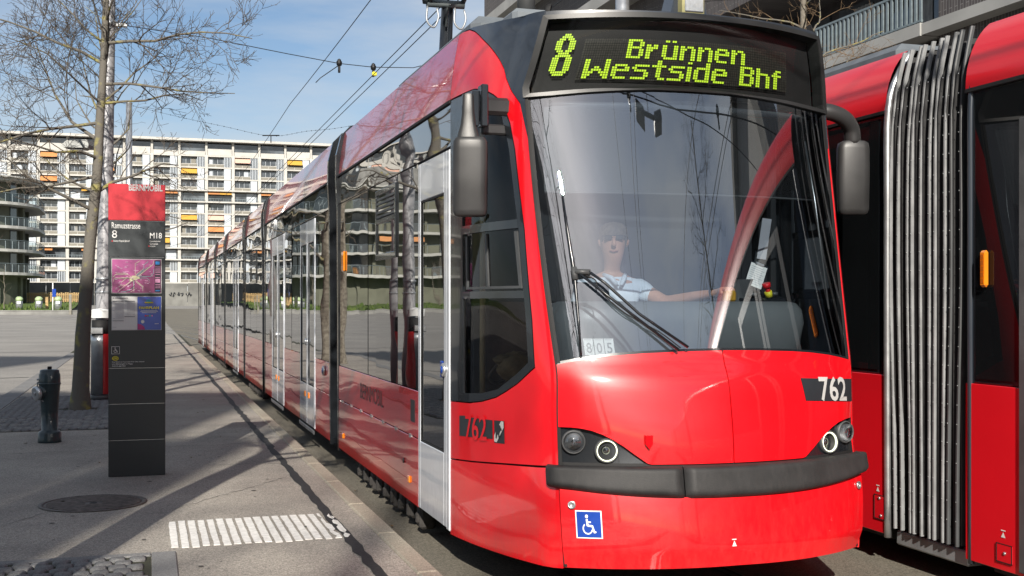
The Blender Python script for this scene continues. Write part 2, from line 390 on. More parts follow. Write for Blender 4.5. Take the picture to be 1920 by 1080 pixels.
def text_mesh(s, bold=0., space=1., depth=0.):
    cu = bpy.data.curves.new("lettering", 'FONT'); cu.body = s; cu.size = 1; cu.offset = bold; cu.space_character = space
    cu.resolution_u = 3
    o = bpy.data.objects.new("lettering_tmp", cu); COL.objects.link(o)
    dg = bpy.context.evaluated_depsgraph_get()
    me = bpy.data.meshes.new_from_object(o.evaluated_get(dg))
    bpy.data.objects.remove(o); bpy.data.curves.remove(cu)
    vs = [v.co.copy() for v in me.vertices]; fs = [tuple(p.vertices) for p in me.polygons]
    bpy.data.meshes.remove(me)
    x0 = min(v.x for v in vs); x1 = max(v.x for v in vs); y0 = min(v.y for v in vs); y1 = max(v.y for v in vs)
    return [((v.x-x0)/(x1-x0), (v.y-y0)/(y1-y0)) for v in vs], fs, (x1-x0)/(y1-y0)
def text(name, s, origin, right, up, w, h, m, parent, bold=0., label=None, space=1.):
    """flat lettering: lower left corner, unit axes, width and height of its box (w=None keeps the proportions)"""
    vs, fs, asp = text_mesh(s, bold, space)
    if w is None: w = h * asp
    o = Vector(origin); r = Vector(right); u = Vector(up)
    b = MB().add([o + r*(a*w) + u*(c*h) for a, c in vs], fs)
    return build(name, b, m, parent, label=label, fix=False)

def spline(pts, n=6, closed=False):
    P = [Vector(p) for p in pts]; out = []
    m = len(P); rng = range(m if closed else m-1)
    for i in rng:
        p0 = P[(i-1) % m] if closed or i > 0 else P[0]*2-P[1]
        p1, p2 = P[i], P[(i+1) % m]
        p3 = P[(i+2) % m] if closed or i+2 < m else P[-1]*2-P[-2]
        for k in range(n):
            t = k/n
            out.append(.5*((2*p1)+(p2-p0)*t+(2*p0-5*p1+4*p2-p3)*t*t+(3*p1-p0-3*p2+p3)*t**3))
    if not closed: out.append(P[-1])
    return out

# ------------------------------------------------------------------ the tram: nose surface
XC, XS, YN = 3.02, 1.85, 7.26              # centre line, left side plane, where the nose starts to taper
TAB = [(-1.50,.900,5.880,5.592),(-1.41,.904,5.871,5.596),(-1.02,.92,5.890,5.640),(-.86,.910,5.935,5.677),(-.6,.913,5.955,5.728),(-.36,.912,5.968,5.772),(-.32,.9147,5.979,5.794)]
TAB2 = [(1.225,.972,6.3405,6.1735),(1.38,.934,6.296,6.115),(1.62,.874,6.264,6.065),(1.75,.83,6.29,6.09)]
def glass_curve(z): return (-.0187*z*z+.05401*z+.9339, -.03356*z*z+.26447*z+6.06692, -.02134*z*z+.26474*z+5.88125)
TAB_ALL = (TAB, TAB2)
def tabz(z):
    if z <= -1.5: return TAB_ALL[0][0][1:]
    if -.32 <= z <= 1.225: return glass_curve(z)
    TAB = TAB_ALL[0 if z < 0 else 1]
    for i in range(len(TAB)-1):
        a, b = TAB[i], TAB[i+1]
        if z <= b[0]:
            t = (z-a[0])/(b[0]-a[0]); res = []
            p = TAB[max(i-1, 0)]; q = TAB[min(i+2, len(TAB)-1)]
            for k in (1, 2, 3):
                def slope(u, v, w2):
                    s1 = (v[k]-u[k])/(v[0]-u[0]) if v[0] != u[0] else 0; s2 = (w2[k]-v[k])/(w2[0]-v[0]) if w2[0] != v[0] else 0
                    if v is u: return s2
                    if w2 is v: return s1
                    return 0 if s1*s2 < 0 and k > 9 else .5*(s1+s2)
                m0 = slope(p, a, b); m1 = slope(a, b, q); h = b[0]-a[0]
                res.append((2*t**3-3*t*t+1)*a[k] + (t**3-2*t*t+t)*h*m0 + (-2*t**3+3*t*t)*b[k] + (t**3-t*t)*h*m1)
            return res
    return TAB[-1][1:]
def hw_at(z): return 1.17 - .06*min(1, max(0, (z-1.29)/.43))**1.5
def S0(u, z):
    """nose surface, z relative to the eye height; u: 0..1 left flank, 1..3 front, 3..4 right flank"""
    cw, yc, yf = tabz(z); hw = hw_at(z); fl = 1
    if u > 2: u = 4-u; fl = -1
    def q(a, b, d, t): return tuple((1-t)**2*a[i]+2*t*(1-t)*b[i]+t*t*d[i] for i in (0, 1))
    if u < .85: p = q((hw, YN), (hw-.015, 6.7), (cw+.085, yc+.17), u/.85)
    elif u < 1: p = q((cw+.085, yc+.17), (cw+.055, yc+.05), (cw, yc), (u-.85)/.15)
    else: x = 2-u; p = (cw*x, yf+(yc-yf)*abs(x)**2.2)
    return Vector((XC-fl*p[0], p[1], z+H))
def SN(u, z, side=0):
    e = .004
    ua, ub = (u-e, u) if side < 0 else ((u, u+e) if side > 0 else (u-e, u+e))
    n = (S0(ub, z)-S0(ua, z)).cross(S0(u, z+e)-S0(u, z-e))
    return n.normalized()
def S(u, z, off=0, side=0): return S0(u, z) + SN(u, z, side)*off

def patch(name, polys, m, parent, off=0, thick=.02, du=.07, dz=.09, bulge=None, label=None, mirror=False):
    """polygon(s) in (u, z) laid on the nose surface, with a rim of the given thickness"""
    bm = bmesh.new()
    if polys and not isinstance(polys[0][0], (tuple, list)): polys = [polys]
    V = []; F = []; SM = []
    for poly in polys:
        if mirror: poly = [(4-u, z) for u, z in poly][::-1]
        b2 = bmesh.new()
        vs = [b2.verts.new((u, z, 0)) for u, z in poly]
        b2.faces.new(vs)
        u0, u1 = min(p[0] for p in poly), max(p[0] for p in poly); z0, z1 = min(p[1] for p in poly), max(p[1] for p in poly)
        cuts = [(u0+(u1-u0)*i/max(1, round((u1-u0)/du)), 0) for i in range(1, max(1, round((u1-u0)/du)))]
        cuts += [(k, 0) for k in (.85, 1., 2., 3., 3.15) if u0+.01 < k < u1-.01]
        for cu, _ in cuts: bmesh.ops.bisect_plane(b2, geom=b2.verts[:]+b2.edges[:]+b2.faces[:], plane_co=(cu, 0, 0), plane_no=(1, 0, 0), dist=1e-5)
        nzc = max(1, round((z1-z0)/dz))
        for i in range(1, nzc): bmesh.ops.bisect_plane(b2, geom=b2.verts[:]+b2.edges[:]+b2.faces[:], plane_co=(0, z0+(z1-z0)*i/nzc, 0), plane_no=(0, 1, 0), dist=1e-5)
        bmesh.ops.triangulate(b2, faces=[f for f in b2.faces if len(f.verts) > 4])
        b2.normal_update(); b2.verts.ensure_lookup_table(); b2.verts.index_update()
        cu = sum(p[0] for p in poly)/len(poly)
        base = len(V); pos = []; nor = []
        for v in b2.verts:
            sd = 1 if v.co.x < cu else -1
            if abs(v.co.x-1) > .01 and abs(v.co.x-3) > .01: sd = 0
            n = SN(v.co.x, v.co.y, sd); nor.append(n)
            o = off + (bulge(v.co.x, v.co.y) if bulge else 0)
            pos.append(S0(v.co.x, v.co.y) + n*o)
        V += pos
        for f in b2.faces:
            ids = [v.index for v in f.verts]
            if f.normal.z < 0: ids = ids[::-1]
            F.append(tuple(base+i for i in ids)); SM.append(True)
        if thick:
            for e in b2.edges:
                if e.is_boundary:
                    a, b = e.verts[0].index, e.verts[1].index
                    k = len(V); V += [pos[a], pos[b], pos[b]-nor[b]*thick, pos[a]-nor[a]*thick]
                    F.append((k, k+1, k+2, k+3)); SM.append(False)
        b2.free()
    bm.free()
    mb = MB(); mb.v = V; mb.f = F; mb.sm = SM
    return build(name, mb, m, parent, label=label, fix=False)
def mirror_poly(p): return [(4-u, z) for u, z in p][::-1]
def decal(name, polys, m, parent, off=.003, label=None, bulge=None): return patch(name, polys, m, parent, off=off, thick=0, du=.05, dz=.05, label=label, bulge=bulge)
def text_on(name, s, quad, m, parent, bold=0., off=.005, space=1., bulge=None):
    """lettering mapped on the quad (lower left, lower right, upper right, upper left) in (u, z)"""
    vs, fs, _ = text_mesh(s, bold, space)
    (a, b, c, d) = quad; P = []
    for x, y in vs:
        u = (a[0]*(1-x)+b[0]*x)*(1-y) + (d[0]*(1-x)+c[0]*x)*y; z = (a[1]*(1-x)+b[1]*x)*(1-y) + (d[1]*(1-x)+c[1]*x)*y
        P.append(S(u, z, off+(bulge(u, z) if bulge else 0)))
    return build(name, MB().add(P, fs), m, parent, fix=False)

def wheelchair():
    """strokes of the wheelchair symbol in a unit square"""
    polys = []
    def circ(cx, cy, r, n=14): return [(cx+r*math.cos(2*math.pi*i/n), cy+r*math.sin(2*math.pi*i/n)) for i in range(n)]
    def seg(a, b, w):
        d = Vector((b[0]-a[0], b[1]-a[1])).normalized(); n = Vector((-d.y, d.x))*w
        return [(a[0]-n.x, a[1]-n.y), (b[0]-n.x, b[1]-n.y), (b[0]+n.x, b[1]+n.y), (a[0]+n.x, a[1]+n.y)]
    polys.append(circ(.40, .87, .075)); polys.append(seg((.40, .76), (.43, .45), .048)); polys.append(seg((.43, .47), (.66, .45), .045))
    polys.append(seg((.41, .62), (.60, .62), .032)); polys.append(seg((.65, .48), (.76, .16), .042)); polys.append(seg((.75, .17), (.84, .21), .035))
    cx, cy = .43, .34
    a0, a1, n = 2.25, 6.1, 14
    for i in range(n):
        t0 = a0+(a1-a0)*i/n; t1 = a0+(a1-a0)*(i+1)/n
        polys.append([(cx+r*math.cos(t), cy+r*math.sin(t)) for r, t in ((.255, t0), (.255, t1), (.195, t1), (.195, t0))][::-1])
    return polys
def picto(polys, origin, right, up, w, h, m, parent, name="pictogram"):
    mb = MB(); o = Vector(origin); r = Vector(right)*w; u = Vector(up)*h
    for p in polys: mb.add([o+r*x+u*y for x, y in p], [tuple(range(len(p)))])
    return build(name, mb, m, parent, fix=False)

tram = thing("tram", "red articulated tram numbered 762 with yellow Brünnen Westside Bhf display", "tram", (XC, 7.3, -.15))

# --- red bodywork of the nose
hoodtop = [(1.006,-.330),(1.10,-.312),(1.2,-.296),(1.35,-.280),(1.5,-.270),(1.75,-.261),(2.,-.258)]
headcurve = [(1.006,-.664),(1.07,-.664),(1.12,-.668),(1.18,-.680),(1.237,-.701),(1.295,-.730),(1.349,-.764),(1.41,-.808),(1.476,-.852)]
def hood_bulge(u, z):
    x = abs(u-2); t = (z+.86)/.5
    t2_ = max(0, min(1, (z+.86)/.52)); return .024*(1-(2*t2_-1)**2)*min(1, max(0, (1.0-x)/.12))
hood_l = headcurve + [(1.5,-.857),(1.996,-.857)] + [(1.996,-.258)] + hoodtop[-2::-1]
patch("front_hood", hood_l, red, tram, bulge=hood_bulge, du=.05, dz=.04)
patch("front_hood", hood_l, red, tram, bulge=hood_bulge, du=.05, dz=.04, mirror=True)
skirt = [(1.004,-1.405),(1.4,-1.398),(2.,-1.392),(2.6,-1.398),(2.996,-1.405),(2.996,-.99),(2.6,-1.02),(2.,-1.035),(1.4,-1.02),(1.004,-.99)]
patch("front_skirt", skirt, red, tram, bulge=lambda u, z: (.018 if z > -1.30 else .018-.028*((-1.30-z)/.1)), du=.08, dz=.02)
flank_low = [(0,-1.470),(.2,-1.458),(.39,-1.448),(.67,-1.432),(.996,-1.408),(.996,-.880),(.644,-.919),(.3,-.962),(0,-.995)]
flank = [(0,-.985),(.3,-.952),(.644,-.909),(.996,-.868),(.996,.93),(.965,1.133),(.903,1.232),(.85,1.30),(.782,1.357),(.69,1.42),(.588,1.483),(.5,1.535),(.407,1.585),(.33,1.63),(.259,1.667),(.17,1.70),(.05,1.716),(0,1.716),
         (0,1.30),(.391,1.295),(.55,1.268),(.721,1.222),(.80,1.19),(.866,1.13),(.895,1.03),(.913,.875),(.924,.414),(.901,-.091),(.874,-.354),(.744,-.452),(.65,-.505),(.561,-.547),(.42,-.585),(.276,-.608),(0,-.625)]
dome = [(.05,1.722),(.17,1.707),(.259,1.674),(.33,1.637),(.407,1.592),(.5,1.542),(.588,1.490),(.69,1.427),(.782,1.364),(.85,1.307),(.903,1.240),(.965,1.141),(.996,.95),(.996,1.655),(.75,1.658),(.5,1.672),(.3,1.695),(.15,1.715)]
for mir in (False, True):
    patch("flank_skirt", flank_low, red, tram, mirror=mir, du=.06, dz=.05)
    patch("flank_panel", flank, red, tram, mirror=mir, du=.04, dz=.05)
    patch("roof_dome_side", dome, navy, tram, mirror=mir, du=.06, dz=.05)
    patch("cab_lining", [(.02,-1.40),(.98,-1.38),(.98,-.36),(.744,-.47),(.561,-.57),(.276,-.63),(.02,-.65)], darkwall, tram, off=-.05, thick=0, mirror=mir)
    patch("windscreen_seal", [(.985,-1.40),(1.016,-1.40),(1.016,1.70),(.985,1.70)], seal, tram, off=-.006, thick=.03, dz=.1, mirror=mir)
    # cab side window
    fr = [[(0.004,-.618),(.2,-.605),(.2,1.283),(0.004,1.29)],
          [(.2,-.605),(.276,-.600),(.42,-.578),(.561,-.541),(.65,-.498),(.744,-.446),(.87,-.350),(.835,-.325),(.74,-.395),(.58,-.495),(.42,-.533),(.2,-.552)],
          [(.87,-.350),(.896,-.091),(.919,.414),(.908,.875),(.890,1.03),(.860,1.12),(.830,1.09),(.857,1.02),(.875,.87),(.886,.414),(.862,-.091),(.835,-.325)],
          [(.2,1.222),(.391,1.212),(.55,1.188),(.70,1.150),(.78,1.12),(.830,1.09),(.860,1.12),(.80,1.183),(.721,1.215),(.55,1.262),(.391,1.288),(.2,1.290)],
          [(.2,.425),(.884,.425),(.883,.475),(.2,.475)], [(.2,.030),(.868,.030),(.870,.072),(.2,.072)]]
    wf = patch("cab_window_frame", fr, blackframe, tram, off=.002, mirror=mir, du=.06, dz=.08)
    patch("pane", [(.2,.475),(.883,.475),(.875,.87),(.857,1.02),(.83,1.09),(.70,1.15),(.55,1.188),(.391,1.212),(.2,1.222)], cabglass, wf, off=-.008, thick=0, mirror=mir, du=.1, dz=.15)
    patch("pane", [(.2,.072),(.870,.072),(.884,.425),(.2,.425)], cabglass, wf, off=-.014, thick=0, mirror=mir, du=.1, dz=.15)
    patch("pane", [(.2,-.552),(.42,-.533),(.58,-.495),(.74,-.395),(.835,-.325),(.862,-.05),(.868,.03),(.2,.03)], cabglass, wf, off=-.008, thick=0, mirror=mir, du=.1, dz=.15)
    patch("sliding_frame", [[(.235,.085),(.255,.085),(.255,.41),(.235,.41)],[(.255,.085),(.855,.085),(.855,.10),(.255,.10)],[(.50,.10),(.52,.10),(.52,.41),(.50,.41)],[(.835,.10),(.855,.10),(.868,.41),(.848,.41)]], greyplast, wf, off=-.004, thick=.01, mirror=mir)
    # number on the flank (red figures on a dark bar) and the town's bear
    if not mir:
        decal("number_bar", [(.147,-.822),(.53,-.788),(.53,-.680),(.30,-.690),(.30,-.680),(.147,-.697)], dark_p, tram)
        text_on("number_lettering", "762", ((.235,-.835),(.475,-.812),(.475,-.655),(.235,-.678)), red, tram, bold=.012, off=.006)
        em = decal("bear_emblem", [(.545,-.807),(.636,-.801),(.636,-.672),(.545,-.678)], dark_p, tram)
        decal("emblem_band", [(.548,-.80),(.57,-.802),(.633,-.71),(.633,-.675),(.612,-.675),(.548,-.765)], grey_p, em, off=.006)
        bear = [(.565,-.778),(.575,-.778),(.580,-.757),(.588,-.752),(.590,-.772),(.600,-.772),(.600,-.745),(.610,-.728),(.620,-.728),(.620,-.718),(.612,-.712),(.608,-.700),(.598,-.698),(.592,-.708),(.582,-.718),(.570,-.738),(.565,-.755)]
        decal("bear", bear, dark_p, em, off=.009)

# windscreen
wtop = [(2.,1.216),(1.75,1.213),(1.55,1.203),(1.337,1.187),(1.15,1.168),(1.012,1.152)]
wbot = [(u, z+.006) for u, z in hoodtop]; wbot[0] = (1.012, -.322)
ws = wbot + mirror_poly(wbot)[1:] + mirror_poly(wtop)[:-1] + wtop
ws_o = patch("windscreen", ws, windscreen_m, tram, off=-.004, thick=0, du=.05, dz=.08)
rim = [[(1.012,-.322),(1.028,-.322),(1.028,1.155),(1.012,1.152)],[(2.988,-.322),(2.988,1.152),(2.972,1.155),(2.972,-.322)][::1]]
for rp_ in rim: patch("windscreen_edge", rp_, seal, tram, off=-.002, thick=.004, dz=.1)
btm = [(u, z-.012) for u, z in wbot]+[(u, z+.008) for u, z in wbot[::-1]]
for rp_ in (btm, mirror_poly(btm)): patch("windscreen_edge", rp_, blackframe, tram, off=-.003, thick=.004)

# headlight recesses with two lamps each
for mir in (False, True):
    hp = [(1.006,-.857),(1.47,-.857)] + [(u, z-.008) for u, z in headcurve[::-1]]
    hs = patch("headlight_housing", hp, blackframe, tram, off=-.018, thick=.02, mirror=mir, du=.05, dz=.04)
    for i, (u, z, r) in enumerate(((1.078,-.742,.062),(1.252,-.785,.064))):
        uu = 4-u if mir else u
        p = S(uu, z, -.02); n = SN(uu, z); n = (n*.75 + Vector((0, -1, 0))*.6).normalized()
        M = n.to_track_quat('Z', 'Y').to_matrix().to_4x4()
        lamp = build("headlight", MB().lathe([(r*1.02,-.03),(r*1.05,.02),(r*.96,.034),(r*.9,.03),(r*.86,.012)], p, 28, M=M, caps=False), greyplast, hs)
        build("reflector", MB().lathe([(r*.86,.014),(r*.74,.004),(r*.56,-.012),(r*.5,-.02)], p, 24, M=M, caps=False), chrome if i == 0 else rubber, hs); build("bulb_glass", MB().lathe([(r*.52,-.02),(r*.5,-.006),(r*.3,.006),(0,.010)], p, 20, M=M), sideglass, hs)
        if i == 1: build("lit_ring", MB().lathe([(r*.84,.020),(r*.88,.030),(r*.84,.033),(r*.78,.028),(r*.79,.018),(r*.84,.020)], p, 28, M=M, caps=False), led_ring, hs)
        if i == 0: build("lens", MB().lathe([(r*.9,.028),(r*.6,.042),(r*.3,.049),(0,.051)], p, 24, M=M), lens_m, hs)

# bumper: two rubber mouldings
def bumper(u0, u1, extra=0):
    def fn(a, b):
        u = u0+(u1-u0)*a; x = abs(u-2)
        zt = -.866+extra; zb = -1.038 + .056*min(1, x/1.05)**2.4
        z = zt+(zb-zt)*b
        e = min(1, min(a, 1-a)*(u1-u0)/.018)
        o = .008 + (.062+extra*.4)*(1-abs(2*b-1)**9)*(.35+.65*e**.5)*(1-.16*b)
        uu = min(max(u, .9), 3.1)
        return S0(uu, z) + SN(uu, z)*o if abs(uu-1) > .05 and abs(uu-3) > .05 else S0(uu, z) + (SN(uu-.06, z)+SN(uu+.06, z)).normalized()*o
    mb = MB(); mb.grid(lambda a, b: fn(a, b), max(8, int((u1-u0)/.03)), 14)
    return mb
build("bumper", bumper(.942, 1.668), rubber, tram); build("bumper", bumper(1.673, 3.058, .002), rubber, tram)
patch("bumper_backing", [(.97,-1.06),(3.03,-1.06),(3.03,-.85),(.97,-.85)], seal, tram, off=-.012, thick=0)

# destination display
frame_m = mat("display_frame_plastic", (.018, .019, .020), .4, var=.2, vscale=5)
dtop = [(2.,1.616),(1.6,1.611),(1.3,1.605),(1.026,1.598)]; dbot = [(1.026,1.188),(1.3,1.212),(1.55,1.228),(1.8,1.238),(2.,1.242)]
box = patch("destination_display", [(1.03,1.17),(1.5,1.20),(2.,1.22),(2.5,1.20),(2.97,1.17),(2.97,1.61),(2.,1.62),(1.03,1.61)], seal, tram, off=-.075, thick=0, du=.06, dz=.1)
outer = [(.992,1.165),(1.15,1.176),(1.337,1.195),(1.55,1.211),(1.75,1.221),(2.,1.225)]; outer_t = [(.992,1.622),(1.3,1.632),(1.6,1.639),(2.,1.643)]
fpl = [outer + dbot[::-1], [(.992,1.622)] + outer_t[1:] + dtop, [(.992,1.165),(1.026,1.188),(1.026,1.598),(.992,1.622)]]
frm = patch("display_frame", fpl + [mirror_poly(p) for p in fpl], frame_m, box, off=.012, thick=.08, du=.05, dz=.06)
dg = [(1.028,1.190)] + dbot[1:] + mirror_poly(dbot)[1:-1] + [(2.972,1.190)] + mirror_poly(dtop)[:-1] + dtop
patch("display_glass", dg, dispglass, box, off=.004, thick=0, du=.06, dz=.08)
GL = {'B': ["1111110","1100011","1100011","1111110","1100011","1100011","1100011","1111110"], 'r': ["000000","000000","110110","111110","111000","110000","110000","110000"],
 'ü': ["0110110","0000000","1100011","1100011","1100011","1100011","1100011","0111111"], 'n': ["0000000","0000000","1101110","1110011","1100011","1100011","1100011","1100011"],
 'e': ["0000000","0000000","0111110","1100011","1111111","1100000","1100000","0111110"], 'W': ["1100000011","1100000011","1100000011","1100110011","1101111011","1111001111","1110000111","1100000011"],
 's': ["0000000","0000000","0111111","1100000","0111110","0000011","0000011","1111110"], 't': ["001100","001100","111111","001100","001100","001100","001100","000111"],
 'i': ["11","00","11","11","11","11","11","11"], 'd': ["0000011","0000011","0111111","1100011","1100011","1100011","1100011","0111111"],
 'h': ["1100000","1100000","1111110","1100011","1100011","1100011","1100011","1100011"], 'f': ["00111","01100","11111","01100","01100","01100","01100","01100"], ' ': ["0000"]*8}
BIG8 = ["000111000","001111100","011101110","111000111","111000111","111000111","111000111","011101110","001111100","011111110","111000111","111000111","111000111","111000111","111000111","111000111","011111110","001111100"]
def dots(rows, u0, u1, ztop, zbot, skew=0., only=None, size=.80):
    mb = MB(); nr = len(rows); ncol = max(len(r) for r in rows)
    for j, row in enumerate(rows):
        for i, ch in enumerate(row):
            if ch != '1': continue
            pu = (u1-u0)/ncol; pz = (ztop-zbot)/nr
            uc = u0+(i+.5)*pu + skew*(1-(j+.5)/nr)*0; zc = ztop-(j+.5)*pz
            a, b = pu*size/2, pz*size/2
            mb.add([S(uc-a, zc-b, -.045), S(uc+a, zc-b, -.045), S(uc+a, zc+b, -.045), S(uc-a, zc+b, -.045)], [(0, 1, 2, 3)])
    return mb
def line(s): return ["0".join(GL[c][r] for c in s) for r in range(8)]
build("led_letter", dots(BIG8, 1.104, 1.220, 1.525, 1.285), led_on, box, fix=False)
def led_line(s, u0, u1, zt, zb_):
    tot = sum(len(GL[c][0])+1 for c in s)-1; k = 0
    for c in s:
        n = len(GL[c][0])
        if c != ' ': build("led_letter", dots(GL[c], u0+(u1-u0)*k/tot, u0+(u1-u0)*(k+n)/tot, zt, zb_), led_on, box, fix=False)
        k += n+1
led_line("Brünnen", 1.545, 2.365, 1.492, 1.386); led_line("Westside Bhf", 1.305, 2.66, 1.380, 1.270)
fld = ["1"*110]*17
mb = MB()
for j in range(17):
    for i in range(100):
        uc = 1.28+(2.71-1.28)*i/99; zc = 1.268+.0137*j
        if 1.2 < zc: mb.add([S(uc+dx, zc+dz2, -.052) for dx, dz2 in ((-.0055,-.0055),(.0055,-.0055),(.0055,.0055),(-.0055,.0055))], [(0, 1, 2, 3)])
build("unlit_dot", mb, led_off, box, kind='stuff', fix=False)

# stickers and small fittings on the front
decal("number_bar", [(2.535,-.545),(2.994,-.570),(2.994,-.440),(2.515,-.420)], dark_p, tram, off=.004, bulge=hood_bulge)
text_on("number_lettering", "762", ((2.655,-.552),(2.905,-.565),(2.905,-.425),(2.655,-.415)), grey_p, tram, bold=.018, off=.008, bulge=hood_bulge)
u0, u1, z0, z1 = 1.083, 1.205, -1.232, -1.10
st = decal("wheelchair_sticker", [(u0-.006,z0-.006),(u1+.006,z0-.006),(u1+.006,z1+.006),(u0-.006,z1+.006)], white_p, tram, off=.022)
decal("sticker_field", [(u0,z0),(u1,z0),(u1,z1),(u0,z1)], blue_p, st, off=.024)
mb = MB()
for p in wheelchair(): mb.add([S(u0+(u1-u0)*(.08+.84*x), z0+(z1-z0)*(.04+.9*y), .027) for x, y in p], [tuple(range(len(p)))])
build("wheelchair_symbol", mb, white_p, st, fix=False)
decal("jack_mark", [[(1.936,-1.288),(1.964,-1.288),(1.950,-1.258)],[(1.936,-1.255),(1.964,-1.255),(1.964,-1.250),(1.936,-1.250)]], white_p, tram, off=.022)
for u, z in ((1.062,-1.068),(2.945,-1.045)):
    p = S(u, z, .018); M = SN(u, z).to_track_quat('Z', 'Y').to_matrix().to_4x4()
    build("socket_cover", MB().lathe([(.022,0),(.022,.010),(.014,.013),(.013,.004),(0,.003)], p, 18, M=M), alu, tram)
p = S(1.484,-.735, hood_bulge(1.484,-.735))
build("tow_hook_cover", MB().prism([p+Vector((-.022,-.004,.032)),p+Vector((.022,.004,.032)),p+Vector((.022,.004,-.015)),p+Vector((.0,0,-.042)),p+Vector((-.022,-.004,-.015))],(-.002,-.024,0)), red, tram)
for i, chn in enumerate("805"):
    a = 1.172+.058*i
    cd = patch("number_card", [(a,-.278),(a+.054,-.278),(a+.054,-.188),(a,-.188)], paper_m, tram, off=-.010, thick=0)
    text_on("digit", chn, ((a+.012,-.266),(a+.042,-.266),(a+.042,-.211),(a+.012,-.211)), dark_p, cd, bold=.008, off=-.008)
    patch("card_top", [(a+.005,-.197),(a+.046,-.197),(a+.046,-.191),(a+.005,-.191)], grey_p, cd, off=-.009, thick=0)

# wipers
def on_ws(pts, off): return [S(u, z, off) for u, z in pts]
wp = build("wiper", MB().tube(on_ws([(1.157,.60),(1.163,.40),(1.172,.16),(1.160,-.1),(1.148,-.285)], .030), [.005,.008,.011,.008,.005], 8), blackframe, tram)
build("wiper_blade", MB().tube(on_ws([(1.157,.60),(1.165,.3),(1.166,.05),(1.148,-.285)], .012), .006, 6), seal, wp)
build("wiper_bracket", MB().tube(on_ws([(1.172,.19),(1.172,.12)], .034), .018, 8).tube(on_ws([(1.172,.165),(1.26,.16)], .042), .016, 8), greyplast, wp)
build("wiper_arm", MB().tube(on_ws([(1.185,.165),(1.35,.02),(1.70,-.262)], .045), .008, 8).tube(on_ws([(1.25,.162),(1.33,.10),(1.50,-.07),(1.76,-.25)], .050), .008, 8), blackframe, wp)
build("wiper_hose", MB().tube(spline(on_ws([(1.22,.15),(1.28,.12),(1.30,.06),(1.42,-.06),(1.6,-.16),(1.72,-.25)], .035), 4), .0035, 6), seal, wp)

# mirrors on both sides of the nose
def lofted(sections, n=20, smooth=True):
    """superellipse sections (centre, half width along a, half depth along b, axes a, b)"""
    mb = MB(); vs = []
    for c, ha, hb, a, b in sections:
        for k in range(n):
            t = 2*math.pi*k/n; ct, st_ = math.cos(t), math.sin(t)
            vs.append(Vector(c)+Vector(a)*(ha*math.copysign(abs(ct)**.5, ct))+Vector(b)*(hb*math.copysign(abs(st_)**.5, st_)))
    fs = [(j*n+k, j*n+(k+1) % n, (j+1)*n+(k+1) % n, (j+1)*n+k) for j in range(len(sections)-1) for k in range(n)]
    mb.add(vs, fs, smooth); m = len(sections)-1
    mb.add(vs[:n], [tuple(range(n))[::-1]]); mb.add(vs[m*n:], [tuple(range(n))])
    return mb
A_, B_ = (cs, -sn, 0), (sn, cs, 0)
mc = Vector((1.735, 6.36, 0))
def sec(c, z, ha, hb): return ((c[0], c[1], z+H), ha, hb, A_, B_)
hl = build("mirror_housing", lofted([sec(mc,.487,.070,.030),sec(mc,.490,.084,.042),sec(mc,.50,.092,.050),sec(mc,.525,.096,.054),sec(mc,.70,.097,.055),sec(mc,.865,.098,.055),sec(mc,.905,.096,.054),sec(mc,.928,.084,.048),sec(mc,.936,.06,.04)]), plastic, tram, label="left mirror housing on an upright arm")
mt = mc+Vector((-.012, 0, 0))
build("mirror_arm", lofted([sec(mt,.930,.062,.044),sec(mt,.945,.060,.042),sec(mt,1.0,.044,.034),sec(mt,1.07,.035,.028),sec(mt,1.16,.031,.024),sec(mt,1.175,.028,.02)]), plastic, hl)
hb = Vector((1.80, 6.47, 0))
build("mirror_hinge", MB().rbox((-.012,-.05,-.12),(.03,.03,.12),.006,T(1.815,6.42,1.12+H)).rbox((-.05,-.02,-.09),(.0,.02,.09),.006,T(1.80,6.40,1.10+H)).tube([(1.79,6.39,1.03+H),(1.79,6.39,1.2+H)],.012,8).rbox((-.02,-.015,-.1),(.02,.015,.1),.004,T(1.77,6.385,1.10+H)), blackframe, hl)
build("hinge_bracket", MB().rbox((0,-.03,-.05),(.22,.03,.05),.02,T(1.83,6.46,1.13+H)).rbox((0,-.02,-.03),(.24,.02,.03),.01,T(1.83,6.48,1.0+H)), plastic, hl)
mr = Vector((4.295, 6.49, 0))
hr_ = build("mirror_housing", lofted([sec(mr,.565,.075,.035),sec(mr,.575,.090,.046),sec(mr,.60,.096,.052),sec(mr,.80,.100,.055),sec(mr,.985,.099,.055),sec(mr,1.02,.092,.05),sec(mr,1.032,.07,.044)]), plastic, tram, label="right mirror housing on a curved arm")
arm = spline([(4.02,6.46,1.205+H),(4.10,6.44,1.20+H),(4.20,6.45,1.17+H),(4.275,6.48,1.11+H),(4.295,6.49,1.02+H)], 5)
build("mirror_arm", MB().tube(arm, [.052-.0*i for i in range(len(arm))], 14), plastic, hr_)

# roof of the nose, lamp and roof gear
def cap(a, b):
    u = 4*a; e = min(u, 4-u); zl = 1.716-.064*min(1, max(0, (e-.05)/.65))**.8; B = S0(u, zl); t = b
    return Vector((XC+(B.x-XC)*(1-t), B.y+(YN-B.y)*t**1.0, H+zl+(1.815-zl)*math.sin(t*math.pi/2)))
build("roof_dome", MB().grid(cap, 64, 10), navy, tram)
patch("roof_front", [(.99,1.61),(3.01,1.61),(3.01,1.652),(.99,1.652)], navy, tram, off=0, thick=0, du=.06)
lp = build("roof_lamp_bracket", MB().prism([(3.05,6.62,1.66+H),(3.37,6.62,1.66+H),(3.30,6.62,1.93+H),(3.12,6.62,1.93+H)],(0,.16,0)), navy, tram)
build("roof_lamp", MB().rbox((3.135,6.55,1.775+H),(3.285,6.63,1.93+H),.01), mat("lamp_gasket", (.35,.33,.16), .6), lp)
